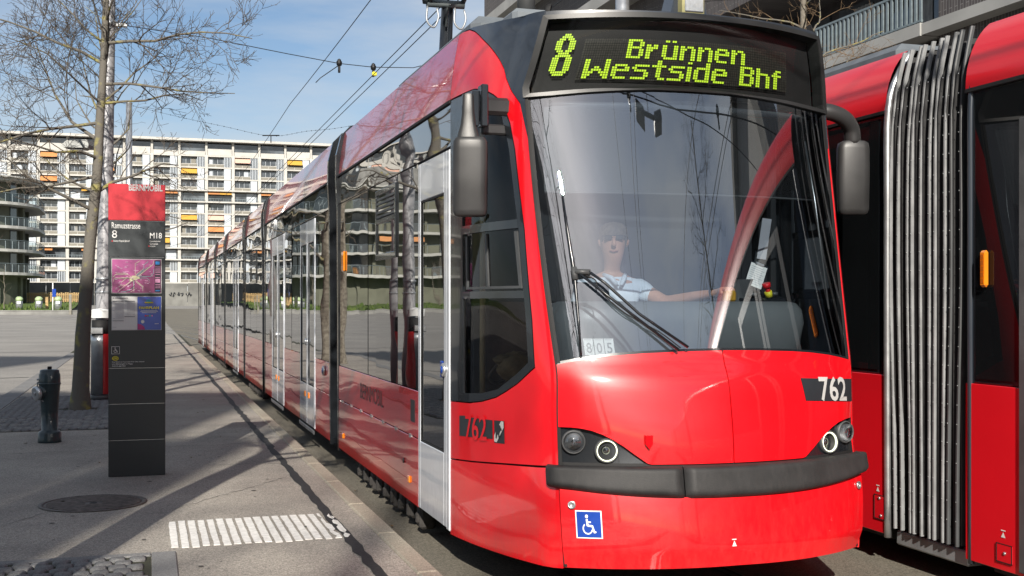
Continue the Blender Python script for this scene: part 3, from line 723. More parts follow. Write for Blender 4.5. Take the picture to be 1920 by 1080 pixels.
build("lamp_glass", MB().rbox((3.147,6.540,1.79+H),(3.273,6.552,1.915+H),.005), mat("lamp_reflector", (.7,.7,.68), .25, metal=.7, wave=((40,40,40),.5,.004)), lp)
rb = build("roof_box", MB().rbox((2.33,7.45,1.70+H),(2.72,8.3,1.975+H),.03), mat("roof_grey", (.16,.18,.20), .5), tram)
build("roof_vent", MB().lathe([(.062,1.97),(.062,2.2),(.05,2.22),(0,2.22)],(2.50,7.7,H),20), greyplast, rb)

# --- interior of the cab
build("cab_floor", MB().box((2.25,6.35,-1.30+H),(3.79,8.3,-1.26+H)), floor_m, tram)
build("cab_ceiling", MB().box((2.05,6.45,1.30+H),(3.99,8.3,1.32+H)), darkwall, tram)
bw = build("cab_rear_wall", MB().box((1.95,8.25,-1.26+H),(4.09,8.28,1.3+H)), darkwall, tram)
build("wall_panel", MB().box((2.28,8.20,-.75+H),(2.58,8.24,.60+H)), lightwall, bw)
build("wall_panel", MB().box((3.55,8.18,-.9+H),(3.74,8.23,.9+H)), lightwall, bw)
build("wall_panel", MB().box((3.30,8.2,.3+H),(3.50,8.235,.95+H)), lightwall, bw)
build("cabinet", MB().rbox((3.78,7.2,-1.2+H),(4.05,7.9,.10+H),.03), greyplast, tram)
build("door_pillar", MB().rbox((3.70,6.95,-1.2+H),(3.76,7.05,1.2+H),.01).rbox((3.86,6.75,-1.2+H),(3.90,6.82,1.2+H),.01), darkwall, tram)
build("door_panel", MB().rbox((3.80,7.02,-.50+H),(3.98,7.05,.0+H),.01), lightwall, tram)
ds = build("dashboard", lofted([((3.06+.0, 6.50, z+H), hw2, hd, (1,0,0), (0,1,0)) for z, hw2, hd in ((-1.1,.70,.10),(-.5,.74,.16),(-.36,.76,.24),(-.24,.78,.29),(-.12,.80,.31),(-.04,.79,.30),(.0,.76,.27),(.012,.72,.24))], 36), dash_m, tram)
build("control_panel", MB().rbox((-.16,-.10,-.02),(.16,.10,.02),.01,T(3.62,6.52,.03+H) @ Matrix.Rotation(R(12),4,'X')), blackframe, ds)
build("display_hood", MB().prism([(3.36,6.50,.01+H),(3.48,6.42,.01+H),(3.56,6.44,.15+H),(3.50,6.52,.15+H)],(.03,.10,0)), greyplast, ds)
kb = build("emergency_button", MB().tube([(3.66,6.43,.05+H),(3.640,6.42,.105+H)],.015,12).tube([(3.640,6.42,.098+H),(3.632,6.418,.125+H)],.026,14), red_p, ds)
build("button_collar", MB().tube([(3.662,6.431,.042+H),(3.650,6.425,.075+H)],.024,12), yellow_p, ds)
build("control_lever", MB().rbox((-.035,-.03,-.035),(.035,.03,.035),.012,T(3.395,6.44,.045+H)), mat("lever_ochre",(.45,.24,.02),.45), ds)
build("switch_knob", MB().lathe([(.03,0),(.03,.02),(0,.022)],(3.56,6.45,.045+H),14).lathe([(.022,0),(.022,.02),(0,.022)],(3.72,6.47,.05+H),14), greyplast, ds)
bl = patch("sun_blind", [(1.06,.635),(1.5,.628),(2.,.625),(2.5,.632),(2.86,.645),(2.90,1.13),(2.,1.19),(1.10,1.13)], blind_m, tram, off=-.05, thick=0)
build("blind_bar", MB().tube([S(1.06+(2.86-1.06)*i/12, .632, -.05) for i in range(13)], .006, 6), greyplast, bl)
build("blind_rod", MB().tube([S(2.86,1.0,-.06),S(2.90,.62,-.06),S(2.93,-.02,-.06)], .005, 6), alu, tram)
for x, y in ((2.42, 8.12), (3.28, 8.1), (3.45, 7.9)): build("handrail", MB().tube([(x, y, -1.2+H), (x, y, 1.25+H)], .016, 8), alu, tram)
build("partition_window", MB().rbox((2.66, 8.19, -.1+H), (3.22, 8.22, .85+H), .01), greyplast, bw); build("notice_sheet", MB().box((2.36, 8.17, .1+H), (2.52, 8.18, .32+H)), paper_m, bw)
build("sun_visor_roller", MB().tube([S(1.12+(2.88-1.12)*i/12, 1.15, -.07) for i in range(13)], .02, 8), greyplast, tram)
build("console_screen", MB().rbox((-.11,-.01,-.07),(.11,.012,.07),.008,T(2.52,6.50,.06+H) @ Matrix.Rotation(R(-20),4,'X')), blackframe, ds)
stt = build("driver_seat", MB().rbox((-.24,-.05,-.55),(.24,.06,.20),.05,T(2.92,7.42,-.05+H)).rbox((-.25,-.25,-.08),(.25,.25,.05),.05,T(2.92,7.18,-.58+H)), dark_cloth, tram)
build("headrest", MB().rbox((-.13,-.04,-.10),(.13,.05,.12),.04,T(2.92,7.44,.36+H)), dark_cloth, stt)
build("seat_base", MB().lathe([(.12,-1.25),(.10,-.7),(.1,-.62)],(2.92,7.2,H),14), blackframe, stt)
# second seat beside the window with its hoop, and the cream pole
s2 = build("side_seat", lofted([((2.17,7.02,z+H),hw2,.05,(.85,-.5,0),(.5,.85,0)) for z, hw2 in ((-.62,.19),(-.58,.20),(-.3,.20),(-.05,.185),(.0,.17),(.01,.13))], 18), seat_m, tram)
hoop = [Vector((2.17,7.02,0))+Vector((.85,-.5,0))*(.19*math.cos(a)) + Vector((0,0,H-.06+.16*math.sin(a))) for a in [math.pi*i/12 for i in range(13)]]
build("grab_hoop", MB().tube(hoop,.016,8), greyplast, s2)
build("seat_cushion", MB().rbox((-.2,-.2,-.06),(.2,.2,.04),.03,T(2.3,6.8,-.66+H)), seat_m, s2)
build("cab_pole", MB().tube([(1.985,6.99,-.62+H),(1.985,6.99,1.2+H)],.018,10), yellow_pole, tram)
build("cab_partition", MB().box((2.0,7.25,-1.2+H),(2.30,7.28,.0+H)), lightwall, tram)

# ------------------------------------------------------------------ the tram: modules behind the nose
ZB, ZS, ZW, ZT, ZC, ZR = H-1.455, H-.972, H-.628, H+1.0, H+1.289, H+1.72
def yk(x): return at_X(x, 569, XS).y
def xside(s, z): return XC + s*hw_at(z-H)
def plate(s, ya, yb, za, zb, off=.0, t=.02):
    """flat plate on a tram side: s=-1 left, +1 right"""
    x = XC+s*(1.17+off)
    return MB().rbox((min(x, x-s*t), ya, za), (max(x, x-s*t), yb, zb), .003)
def cove(s, ya, yb):
    n = 6
    def fn(a, b):
        z = ZC+.012+(ZR-ZC-.012)*b
        return (XC+s*hw_at(z-H), ya+(yb-ya)*a, z)
    return MB().grid(fn, max(2, int((yb-ya)/.8)), n)
def roof_sheet(ya, yb):
    def fn(a, b):
        x = -1.11+2.22*a
        return (XC+x, ya+(yb-ya)*b, H+1.715+.10*math.sin((1-abs(x)/1.11)*math.pi/2))
    return MB().grid(fn, 16, 2)
def door_leaf(s, ya, yb, hinge_front):
    w_ = yb-ya; st = min(.07, w_*.12)
    za, zb = ZB+.01, H+.985
    g0, g1 = ZS, H+.72
    mb = MB()
    def pl(a, b, c, d, off=.006, t=.03):
        x = XC+s*(1.17+off); mb.rbox((min(x, x-s*t), a, c), (max(x, x-s*t), b, d), .004)
    pl(ya, ya+st, za, zb); pl(yb-st, yb, za, zb); pl(ya+st, yb-st, za, g0); pl(ya+st, yb-st, g1, zb)
    lf = build("door_leaf", mb, doorwhite, tram_now)
    gp = MB(); x = XC+s*(1.17-.006); gp.box((min(x, x-s*.008), ya+st, g0), (max(x, x-s*.008), yb-st, g1))
    build("door_pane", gp, sideglass, lf)
    sg = MB(); x = XC+s*(1.17+.002)
    for (a, b, c, d) in ((ya+st, ya+st+.012, g0, g1), (yb-st-.012, yb-st, g0, g1), (ya+st, yb-st, g0, g0+.012), (ya+st, yb-st, g1-.012, g1)):
        sg.box((min(x, x-s*.006), a, c), (max(x, x-s*.006), b, d))
    build("pane_seal", sg, seal, lf)
    return lf
def button(s, y, z, m, parent, r=.035):
    M = Matrix.Rotation(R(90)*s, 4, 'Y')
    b = build("door_button", MB().lathe([(r,0),(r,.018),(r*.8,.026),(r*.5,.024),(0,.026)], (XC+s*1.172, y, z), 20, M=M), alu, parent)
    build("button_face", MB().lathe([(r*.6,.025),(r*.5,.030),(0,.031)], (XC+s*1.172, y, z), 16, M=M), m, b)
    return b
def panels(s, y0, y1, waist=True, win=None, hopper=None, hinges=False):
    """one stretch of wall between doors: lower panel, waist panel, window, band above"""
    g = .006
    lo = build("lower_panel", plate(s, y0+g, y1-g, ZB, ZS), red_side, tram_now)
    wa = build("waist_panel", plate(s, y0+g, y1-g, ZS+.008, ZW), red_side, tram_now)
    if hinges:
        n = 7
        for i in range(n):
            y = y0+.25+(y1-y0-.5)*i/(n-1)
            build("hinge", MB().rbox((XC+s*1.165, y-.028, ZS-.004), (XC+s*1.177, y+.028, ZS+.012), .003), alu, lo)
    cuts = [y0+g]+(win or [])+[y1-g]
    for a, b in zip(cuts[:-1], cuts[1:]):
        if b-a < .1: continue
        x = XC+s*(1.168); z0 = ZW+.008
        tilt = random.uniform(-.004, .004); t2 = random.uniform(-.004, .004)
        mb = MB(); k = .010
        P = [(x+tilt, a+k, z0), (x-tilt, b-k, z0), (x-tilt+t2, b-k, ZT-.006), (x+tilt+t2, a+k, ZT-.006)]
        if s > 0: P = P[::-1]
        mb.add([P[3], P[2], P[1], P[0]], [(0, 1, 2, 3)])
        pn = build("window_pane", mb, sideglass, tram_now, fix=False)
        if hopper and hopper == (a, b): pass
        sl_ = MB(); x2 = XC+s*1.166
        sl_.box((min(x2, x2-s*.02), b-.008, ZW), (max(x2, x2-s*.02), b+.008, ZT)); build("window_seal", sl_, seal, tram_now)
    if hopper:
        a, b = hopper
        fr = MB()
        for (c, d, e, f_) in ((a+.02, a+.07, H+.36, H+.94), (b-.07, b-.02, H+.36, H+.94), (a+.07, b-.07, H+.36, H+.41), (a+.07, b-.07, H+.90, H+.94), (a+.07, b-.07, H+.66, H+.70)):
            x = XC+s*1.182; fr.rbox((min(x, x-s*.03), c, e), (max(x, x-s*.03), d, f_), .004)
        h = build("vent_window", fr, blackframe, tram_now)
        gr = MB()
        for i in range(5):
            x = XC+s*1.178; gr.box((min(x, x-s*.012), a+.07, H+.71+.036*i), (max(x, x-s*.012), b-.07, H+.728+.036*i))
        build("vent_slat", gr, greyplast, h)
def upper(s, y0, y1):
    build("roof_band", plate(s, y0+.004, y1-.004, ZT+.004, ZC-.018, -.002), bandglass, tram_now)
    build("drip_rail", plate(s, y0+.004, y1-.004, ZC-.014, ZC+.008, .012, .03), seal, tram_now)
    build("roof_cove", cove(s, y0+.004, y1-.004), red_cove, tram_now)
def shell(y0, y1):
    build("body_shell", MB().box((XC-1.135, y0+.01, ZB+.02), (XC+1.135, y1-.01, ZC)), darkwall, tram_now)
    build("roof", roof_sheet(y0, y1), navy, tram_now)
    build("underframe", MB().box((XC-1.0, y0+.1, -.02), (XC+1.0, y1-.1, ZB+.01)), bogie_m, tram_now)
def sill(s, ya, yb):
    build("door_sill", MB().rbox((XC+s*1.15-.03, ya, ZB-.05), (XC+s*1.185, yb, ZB-.012), .006), alu, tram_now)
def fin(s, y, w_=.07, bulge=.03):
    """dark edge trim that closes a module beside the bellows"""
    mb = MB()
    zs = [ZB-.03, H-.9, H, H+.95, H+1.25, H+1.5, H+1.70, H+1.80]; xo = [.0,.004,.006,.012,.028,.045,.03,-.06]
    for i in range(len(zs)-1):
        for k in range(1):
            a = XC+s*(min(1.17, hw_at(zs[i]-H)+.0)+xo[i]); b = XC+s*(min(1.17, hw_at(zs[i+1]-H)+.0)+xo[i+1])
            v = [(a, y, zs[i]), (a, y+w_, zs[i]), (a-s*.16, y+w_, zs[i]), (a-s*.16, y, zs[i]), (b, y, zs[i+1]), (b, y+w_, zs[i+1]), (b-s*.16, y+w_, zs[i+1]), (b-s*.16, y, zs[i+1])]
            mb.add(v, [(0,1,5,4),(1,2,6,5),(2,3,7,6),(3,0,4,7)]+([(4,5,6,7)] if i == len(zs)-2 else []))
    return build("gangway_trim", mb, blackframe, tram_now)
def gangway(y0, y1):
    mb = MB(); n = 5
    for i in range(n):
        a = y0+(y1-y0)*i/n; b = y0+(y1-y0)*(i+1)/n
        mb.box((XC-1.09+.05*(i % 2), a, ZB+.05), (XC+1.09-.05*(i % 2), b, ZR-.03-.03*(i % 2)))
    build("bellows", mb, bellow_m, tram_now)
    for s in (-1, 1):
        x = XC+s*1.10
        build("gangway_rod", MB().rbox((x-.03, (y0+y1)/2-.04, ZB+.0), (x+.03, (y0+y1)/2+.04, H+.9), .01), greyplast, tram_now)

tram_now = tram
# first module
yA, yB = YN, 11.82
shell(yA, yB)
ydoor0, ydoor1 = YN+.085, 8.17
for s in (-1, 1):
    if s > 0:
        panels(s, YN, yB, win=[8.5, 9.7, 10.8]); upper(s, YN, yB); fin(s, yB, .07); continue
    x = XC+s*1.178
    build("door_post", MB().rbox((min(x, x-s*.05), YN+.006, ZB), (max(x, x-s*.05), ydoor0-.004, H+.985), .006), doorwhite, tram)
    lf = door_leaf(s, ydoor0, ydoor1, True)
    button(s, ydoor0+.045, H-.43, blue_p, tram, .045)
    panels(s, ydoor1+.02, yB, win=[yk(745), yk(705), yk(690)] if s < 0 else [9.2, 10.4], hopper=(yk(745), yk(705)) if s < 0 else None, hinges=True)
    upper(s, YN, yB)
    fin(s, yB, .07)
build("wheelchair_plate", MB().rbox((XS-.012, ydoor0+.09, H-.485), (XS+.0, ydoor0+.15, H-.375), .004), blue_p, tram)
x_ = XS-.003
text("fleet_lettering", "BERNMOBIL", (x_, yk(676), H-.855), (0, -1, 0), (0, 0, 1), yk(676)-yk(719), .135, dark_p, tram, bold=.0)
build("dark_sticker", MB().box((XS-.002, yk(778), H-.86), (XS+.004, yk(770), H-.70)), dark_p, tram)
for px, pz in ((643, 479), ):
    p = at_X(644, 490, XS-.004); build("marker_light", MB().rbox((-.012,-.07,-.10),(.01,.07,.10),.01,T(p.x,p.y,p.z)), amber, tram)
for px, py in ((643, 817), (767, 898)):
    p = at_X(px, py, XS-.004); build("side_reflector", MB().rbox((-.008,-.032,-.026),(.008,.032,.026),.006,T(p.x,p.y,p.z)), amber, tram)
p = at_X(757, 863, XS-.003); build("lock", MB().lathe([(.02,0),(.02,.006),(0,.007)],p,12,M=Matrix.Rotation(R(-90),4,'Y')), dark_p, tram)
gangway(yB+.07, yB+.55)
# following modules: (start, end, [doors]) along the left side
mods = [(12.44, 19.50, [(13.55, 14.92), (16.75, 18.40)]), (20.0, 23.55, []), (24.02, 29.6, [(25.4, 26.9)]), (30.1, 33.9, []), (34.4, 39.0, [(35.4, 36.8)]), (39.5, 45.4, [(41.2, 42.6)])]
for k, (a, b, drs) in enumerate(mods):
    shell(a, b)
    for s in (-1, 1):
        fin(s, a-.07, .07); fin(s, b, .07)
        y = a
        segs = []
        for (d0, d1) in (drs if s < 0 else []):
            segs.append((y, d0)); y = d1
            m_ = (d0+d1)/2
            l1 = door_leaf(s, d0+.012, m_-.008, True); l2 = door_leaf(s, m_+.008, d1-.012, False)
            if k < 2: button(s, m_+.05, H-.46, grey_p, tram, .04)
            for q, lf in ((m_-.16, l1), (m_+.18, l2)):
                if k == 0 and s < 0: build("door_tag", MB().rbox((XS-.016, q-.05, H-1.13), (XS-.004, q+.05, H-1.06), .004), amber, lf)
            sill(s, d0, d1)
        segs.append((y, b))
        for (p0, p1) in segs:
            wn = [] if p1-p0 < 1.6 else [p0+(p1-p0)*t for t in ((.5,) if p1-p0 < 3 else (.3, .66))]
            panels(s, p0+.004, p1-.004, win=wn, hopper=(wn[0], wn[1]) if len(wn) == 2 else None)
        upper(s, a, b)
    if k+1 < len(mods): gangway(b+.07, mods[k+1][0]-.07)
    if k == 0:
        button(-1, (12.44+13.55)/2-.2, H-.73, blue_p, tram, .055)
p = at_X(533, 490, XS-.004)
build("tail_wall", MB().rbox((XS+.02, 45.4, ZB), (XS+2.32, 45.9, ZR), .2), red_side, tram)
for y0_, y1_ in ((8.0, 10.6), (14.0, 18.6), (20.6, 23.0), (25, 29), (30.5, 33.5), (35, 38.5), (40, 44.5)):
    build("roof_gear", MB().rbox((XC-.82, y0_, ZR-.02), (XC+.82, y1_, ZR+(.33 if y0_ < 9 else .07)), .06), mat("roof_gear_grey", (.11,.125,.14), .5) if "roof_gear_grey" not in MATS else MATS["roof_gear_grey"], tram)
# bogies under the first modules
for yb in (9.6, 21.8, 32.0):
    bg_ = build("bogie", MB().rbox((1.98, yb-1.2, -.06), (4.06, yb+1.2, .06), .03), bogie_m, tram)
    for i in range(9):
        y = yb-1.25+i*.31
        build("brake_block", MB().rbox((1.90, y, -.10+.03*(i % 3)), (2.02, y+.13+.05*(i % 2), .11), .02).rbox((1.88, y+.03, -.06), (1.93, y+.09, .02+.02*(i % 2)), .012), bogie_m, bg_)
    for dy in (-.7, .7):
        for x in (2.27, 3.70): build("wheel", MB().lathe([(.12,-.07),(.30,-.07),(.32,-.05),(.28,.03),(.28,.07),(.1,.08)], (x, yb+dy, .15), 28, axis='x'), rail_m, bg_)
# pantograph
pg = build("pantograph", MB().tube([(2.92,11.1,ZR+.2),(2.90,11.7,H+2.0),(2.86,11.35,H+2.95)], [.075,.075,.06], 12), blackframe, tram)
build("knee_tube", MB().tube([(2.64,11.32,H+2.97),(3.02,11.30,H+2.97)], .04, 12).tube([(2.64,11.32,H+2.97),(2.60,11.25,H+3.10)],.04,10), mat("pantograph_grey", (.12,.14,.145), .45, metal=.3), pg)
build("upper_arm", MB().tube([(2.66,11.3,H+2.98),(2.95,9.7,H+3.9)], .025, 8).tube([(3.0,11.3,H+2.98),(3.15,9.7,H+3.9)], .025, 8).tube([(2.84,11.33,H+2.75),(2.86,11.28,H+3.1),(3.05,9.8,H+3.88)], .012, 8), MATS["pantograph_grey"], pg)
build("collector_bar", MB().tube(spline([(2.3,9.7,H+3.75),(2.5,9.7,H+3.92),(3.05,9.7,H+3.95),(3.6,9.7,H+3.92),(3.8,9.7,H+3.75)],4), .02, 8), MATS["pantograph_grey"], pg)
for x in (2.70, 2.98): build("cable", MB().tube(spline([(x-.06,11.28,H+2.93),(x-.07,11.26,H+2.78),(x,11.26,H+2.72),(x+.05,11.28,H+2.82),(x+.04,11.3,H+2.92)],5), .010, 6), steel, pg)
build("warning_label", MB().rbox((-.012,-.06,-.09),(.0,.03,.09),.002,T(2.83,11.5,H+2.22)), yellow_p, pg)
build("pantograph_base", MB().rbox((2.3,10.7,ZR+.05),(3.7,12.1,ZR+.16),.03).tube([(2.5,11.2,ZR+.2),(3.5,11.2,ZR+.2)],.05,10), MATS["pantograph_grey"], pg)
build("lightning_rod", MB().tube([(2.25,10.2,ZR),(2.25,10.2,ZR+.18)],.02,6), seal, tram)

# ------------------------------------------------------------------ the second tram on the next track
X2 = 4.56; W2 = 2.3; XC2 = X2+W2/2
t2 = thing("tram", "second red tram with grey ribbed bellows, cut off by the right edge", "tram", (XC2, 6.1, -.15))
Z2B, Z2W, Z2T, Z2R = H-1.49, H-.463, H+1.236, H+1.645
def cut2(px): return at_X(px, 569, X2).y
bel0, bel1 = cut2(1806), cut2(1664)
tram2_red = mat("second_tram_red", (.62,.006,.014), .40, coat=.7, coatr=.10, var=.04, vscale=1.2, wave=((.8,.8,1.6),.10,.01))
def body2(ya, yb, posts=()):
    for s in (-1, 1):
        x = XC2+s*W2/2
        def pl(name, a, b, c, d, m, off=0., t=.02):
            xx = x+s*off; return build(name, MB().rbox((min(xx, xx-s*t), a, c), (max(xx, xx-s*t), b, d), .003), m, t2)
        pl("lower_panel", ya, yb, Z2B, Z2W, tram2_red)
        pl("window_frame", ya, yb, Z2W+.004, Z2T-.004, blackframe, -.012)
        n = max(1, round((yb-ya)/1.7))
        for i in range(n):
            a = ya+.06+(yb-ya-.12)*i/n; b = ya+.06+(yb-ya-.12)*(i+1)/n
            xx = x+s*-.004
            P = [(xx, a+.02, Z2W+.03), (xx, b-.02, Z2W+.03), (xx, b-.02, Z2T-.03), (xx, a+.02, Z2T-.03)]
            build("window_pane", MB().add(P if s < 0 else P[::-1], [(3, 2, 1, 0)]), darkglass, t2, fix=False)
        pl("drip_rail", ya, yb, Z2T-.012, Z2T+.012, seal, .008)
        def fn(a, b, s=s):
            t = b; ang = t*R(62)
            return (XC2+s*(W2/2-.32*(1-math.cos(ang))), ya+(yb-ya)*a, Z2T+.014+(Z2R-Z2T-.014)*math.sin(ang)/math.sin(R(62)))
        build("roof_cove", MB().grid(fn, 6, 8), tram2_red, t2)
    build("body_shell", MB().box((X2+.04, ya+.01, Z2B+.02), (X2+W2-.04, yb-.01, Z2T)), darkwall, t2)
    def rf(a, b):
        q = -1+2*a; return (XC2+q*(W2/2-.17), ya+(yb-ya)*b, Z2R-.004+.06*(1-q*q))
    build("roof", MB().grid(rf, 10, 2), navy, t2)
    build("underframe", MB().box((X2+.12, ya+.1, 0), (X2+W2-.12, yb-.1, Z2B+.03)), bogie_m, t2)
body2(bel1+.02, bel1+7.5)
body2(-2.6, bel0-.02); body2(-12.5, -3.3); body2(-22.0, -13.2)
for a, b in ((-3.3, -2.6), (-13.2, -12.5)): build("bellows", MB().box((X2+.06, a, Z2B+.1), (X2+W2-.06, b, Z2R-.05)), bellow_m, t2)
# bellows ribs: bowed aluminium profiles over dark folds
nrib = 10
def rib_path(y, lean, top):
    pts = []
    for z, dx, dy in ((Z2B+.05, .0, .00), (H-1.0, .0, .0), (H-.5, .0, .012), (H, .0, .03), (H+.5, .0, .03), (H+1.0, .004, .015), (H+1.25, .02, .0), (H+1.42, .04, -.005), (top, .09, -.01)):
        pts.append((X2+dx+.012, y+dy*lean+(z-H)*.012*lean, z))
    return pts
def flatbar(P):
    mb = MB(); vs = []; n = len(P)
    for i, p in enumerate(P):
        for dx, dy in ((.022, .009), (.005, .009), (-.003, .006), (-.003, -.006), (.005, -.009), (.022, -.009)): vs.append((p.x+dx, p.y+dy, p.z))
    mb.add(vs, [(i*6+k, i*6+(k+1) % 6, (i+1)*6+(k+1) % 6, (i+1)*6+k) for i in range(n-1) for k in range(6)], False)
    mb.add(vs[:6], [(5,4,3,2,1,0)]); mb.add(vs[-6:], [(0,1,2,3,4,5)])
    return mb
mats_r = []
for i in range(nrib):
    t = (i+.5)/nrib
    y = bel1-.03-(bel1-bel0-.06)*(t**1.05)+(.02,.008,-.018,.012,0,-.012,.01,-.006,.014,0)[i]
    lean = 1-1.8*t
    bar = build("bellows_rib", flatbar(spline(rib_path(y, lean*1.1, Z2R-.03+.03*t), 3)), rib_m if i < 8 else greyplast, t2)
    rv = MB()
    for z in [Z2B+.2+.115*k for k in range(24)]:
        rv.lathe([(.004,0),(.003,.003),(0,.004)], (X2+.007, y-.002+.03*lean*math.exp(-((z-H-.2)/.7)**2)+(z-H)*.013*lean, z), 6, M=Matrix.Rotation(R(-90),4,'Y'))
    build("rivet", rv, steel, bar, kind="stuff")
def foldfn(a, b):
    y = bel0+.01+(bel1-bel0-.02)*a
    ph = a*nrib*2*math.pi
    dx = .055+.035*math.cos(ph)
    z = Z2B+.06+(Z2R-.06-Z2B-.06)*b
    k = max(0, (z-H-1.2)/.42)
    return (X2+dx+.16*k*k, y, z)
build("bellows", MB().grid(foldfn, 120, 14), bellow_m, t2)
build("bellows_core", MB().box((X2+.14, bel0+.01, Z2B+.1), (X2+W2-.14, bel1-.01, Z2R-.1)), darkwall, t2)
build("gangway_plate", MB().rbox((X2+.05, bel0+.02, Z2B-.06), (X2+.3, bel1-.02, Z2B+.03), .01), steel, t2)
for (y, w_) in ((bel1+.012, .045), (bel0-.055, .05)):
    build("bellows_frame", MB().tube(spline([(X2+.012, y, Z2B-.02), (X2+.008, y, H-.6), (X2+.008, y, H+.6), (X2+.016, y, H+1.25), (X2+.10, y, H+1.50), (X2+.2, y, Z2R+.0)], 4), .024 if y > 6 else .018, 8), alu if y > 6 else navy, t2)
# small marks and flaps on its side
def flap(x0, y0, x1, y1, dots_):
    a = at_X(x0, y0, X2-.003); b = at_X(x1, y1, X2-.003)
    f = build("jack_flap", MB().rbox((X2-.006, min(a.y, b.y), min(a.z, b.z)), (X2+.01, max(a.y, b.y), max(a.z, b.z)), .004), tram2_red, t2)
    e = MB()
    for (c, d, g, h) in ((a.y, b.y, a.z, a.z), (a.y, b.y, b.z, b.z), (a.y, a.y, a.z, b.z), (b.y, b.y, a.z, b.z)):
        e.box((X2-.0075, min(c, d)-.002, min(g, h)-.002), (X2-.004, max(c, d)+.002, max(g, h)+.002))
    build("flap_edge", e, seal, f)
    for (px, py) in dots_:
        q = at_X(px, py, X2-.006); build("bolt", MB().lathe([(.010,0),(.009,.006),(0,.008)], q, 10, M=Matrix.Rotation(R(-90),4,'Y')), alu, f)
flap(1640, 926, 1659, 976, [(1649, 934), (1652, 967)]); flap(1869, 1017, 1898, 1060, [(1884, 1038)])
for px, py in ((1646, 916), (1881, 1002)):
    q = at_X(px, py, X2-.003); y, z = q.y, q.z
    build("jack_mark", MB().add([(q.x, y+.018, z-.018), (q.x, y-.018, z-.018), (q.x, y, z+.012), (q.x, y+.018, z+.018), (q.x, y-.018, z+.018), (q.x, y-.018, z+.024), (q.x, y+.018, z+.024)], [(0, 1, 2), (3, 4, 5, 6)]), white_p, t2, fix=False)
q = at_X(1847, 504, X2-.010)
am = build("marker_light", MB().rbox((-.02,-.030,-.105),(.01,.030,.105),.014,T(q.x,q.y,q.z)), amber, t2)
lv = MB()
for i in range(5): lv.box((q.x-.023, q.y-.012, q.z-.08+i*.034), (q.x-.018, q.y+.012, q.z-.055+i*.034))
build("louver", lv, mat("amber_dark", (.45,.10,.0), .3), am)
a = at_X(1912, 262, X2-.006); b = at_X(1930, 688, X2-.006)
for y1_ in (a.y, a.y-.68):
    y0_ = y1_-.67; zt2 = a.z+.12; zb2 = Z2B+.02; dm = MB()
    for (c, d, e, f_) in ((y1_-.075, y1_, zb2, zt2), (y0_, y0_+.075, zb2, zt2), (y0_+.075, y1_-.075, zb2, zb2+.42), (y0_+.075, y1_-.075, zt2-.10, zt2)): dm.rbox((X2-.014, c, e), (X2+.006, d, f_), .004)
    dl_ = build("door_leaf", dm, greyplast, t2)
    build("door_pane", MB().box((X2-.004, y0_+.075, zb2+.42), (X2+.002, y1_-.075, zt2-.10)), darkglass, dl_)
for y0_, y1_ in ((7.0, 13.0), (-2, 4.4), (-12, -4)):
    build("roof_gear", MB().rbox((XC2-.7, y0_, Z2R-.02), (XC2+.7, y1_, Z2R+.18), .05), MATS["roof_gear_grey"], t2)

# ------------------------------------------------------------------ ground, platform, tracks
def smooth(t): t = max(0, min(1, t)); return t*t*(3-2*t)
def rise(y): return 1.35*smooth((y-95)/75)
def sheet(name, x0, x1, ys, z, m, nx=2, kind='structure'):
    mb = MB(); vs = []; n = len(ys)
    for y in ys:
        for i in range(nx+1): vs.append((x0+(x1-x0)*i/nx, y, z+rise(y)))
    mb.add(vs, [(j*(nx+1)+i, j*(nx+1)+i+1, (j+1)*(nx+1)+i+1, (j+1)*(nx+1)+i) for j in range(n-1) for i in range(nx)], True)
    return build(name, mb, m, kind=kind, fix=False)
YS_ = [-150,-60,0,60,95]+[95+7.5*i for i in range(1, 11)]
sheet("ground", -1500, 1500, [-1500]+YS_+[400, 2500], -.15, plaza_m, 6)
sheet("track_bed", 1.60, 9.2, YS_[:-3], -.146, trackbed_m, 4)
sheet("plaza", -140, -2.32, YS_, -.03, plaza_m, 12)
pf = build("platform", MB().box((-2.02, -40, -.20), (1.476, 62, 0)), platform_m, kind='structure')
kr = build("kerb", MB().box((1.478, -40, -.20), (1.60, 62, -.012)), joint_m, kind='structure')
ks = MB().rbox((0,0,0),(.132,1.19,.155),.012).mesh("kerb_stone", kerb_m)
for i in range(34):
    o = inst("kerb_stone", ks, T(1.483, 3.0+1.2*i, -.148), kr)
kl = build("kerb_border", MB().box((-2.32, -40, -.2), (-2.02, 62, -.018)), joint_m, kind='structure')
bs = MB().rbox((0,0,0),(.285,.99,.05),.008).mesh("border_stone", slabstone_m)
for i in range(30): inst("border_stone", bs, T(-2.312, 9.0+1.0*i, -.044), kl)
rn = random.Random(4)
tar = MB()
yy = -10.0; prev = None; Pl = []; Pr = []
while yy < 61:
    wob = rn.uniform(-.012, .012); ww = .036+rn.uniform(-.006, .007)
    Pl.append((1.272+wob-ww, yy, .004)); Pr.append((1.272+wob+ww, yy, .004)); yy += .16 if yy < 20 else .6
n_ = len(Pl)
tar.add(Pl+Pr, [(i, n_+i, n_+i+1, i+1) for i in range(n_-1)])
build("tar_joint", tar, tar_m, kind='structure', fix=False)
def rail_path(name, pts):
    mb = MB(); P = [Vector(p) for p in pts]; vs = []
    for i, p in enumerate(P):
        d = (P[min(i+1, len(P)-1)]-P[max(i-1, 0)]).normalized(); n = Vector((d.y, -d.x, 0))
        for k in (-.055, -.012, .012, .03): vs.append(p+n*k)
    for i in range(len(P)-1):
        for k in (0, 2): mb.add([vs[i*4+k], vs[i*4+k+1], vs[i*4+5+k], vs[i*4+4+k]], [(0, 1, 2, 3)])
    return build(name, mb, rail_m, kind='structure', fix=False)
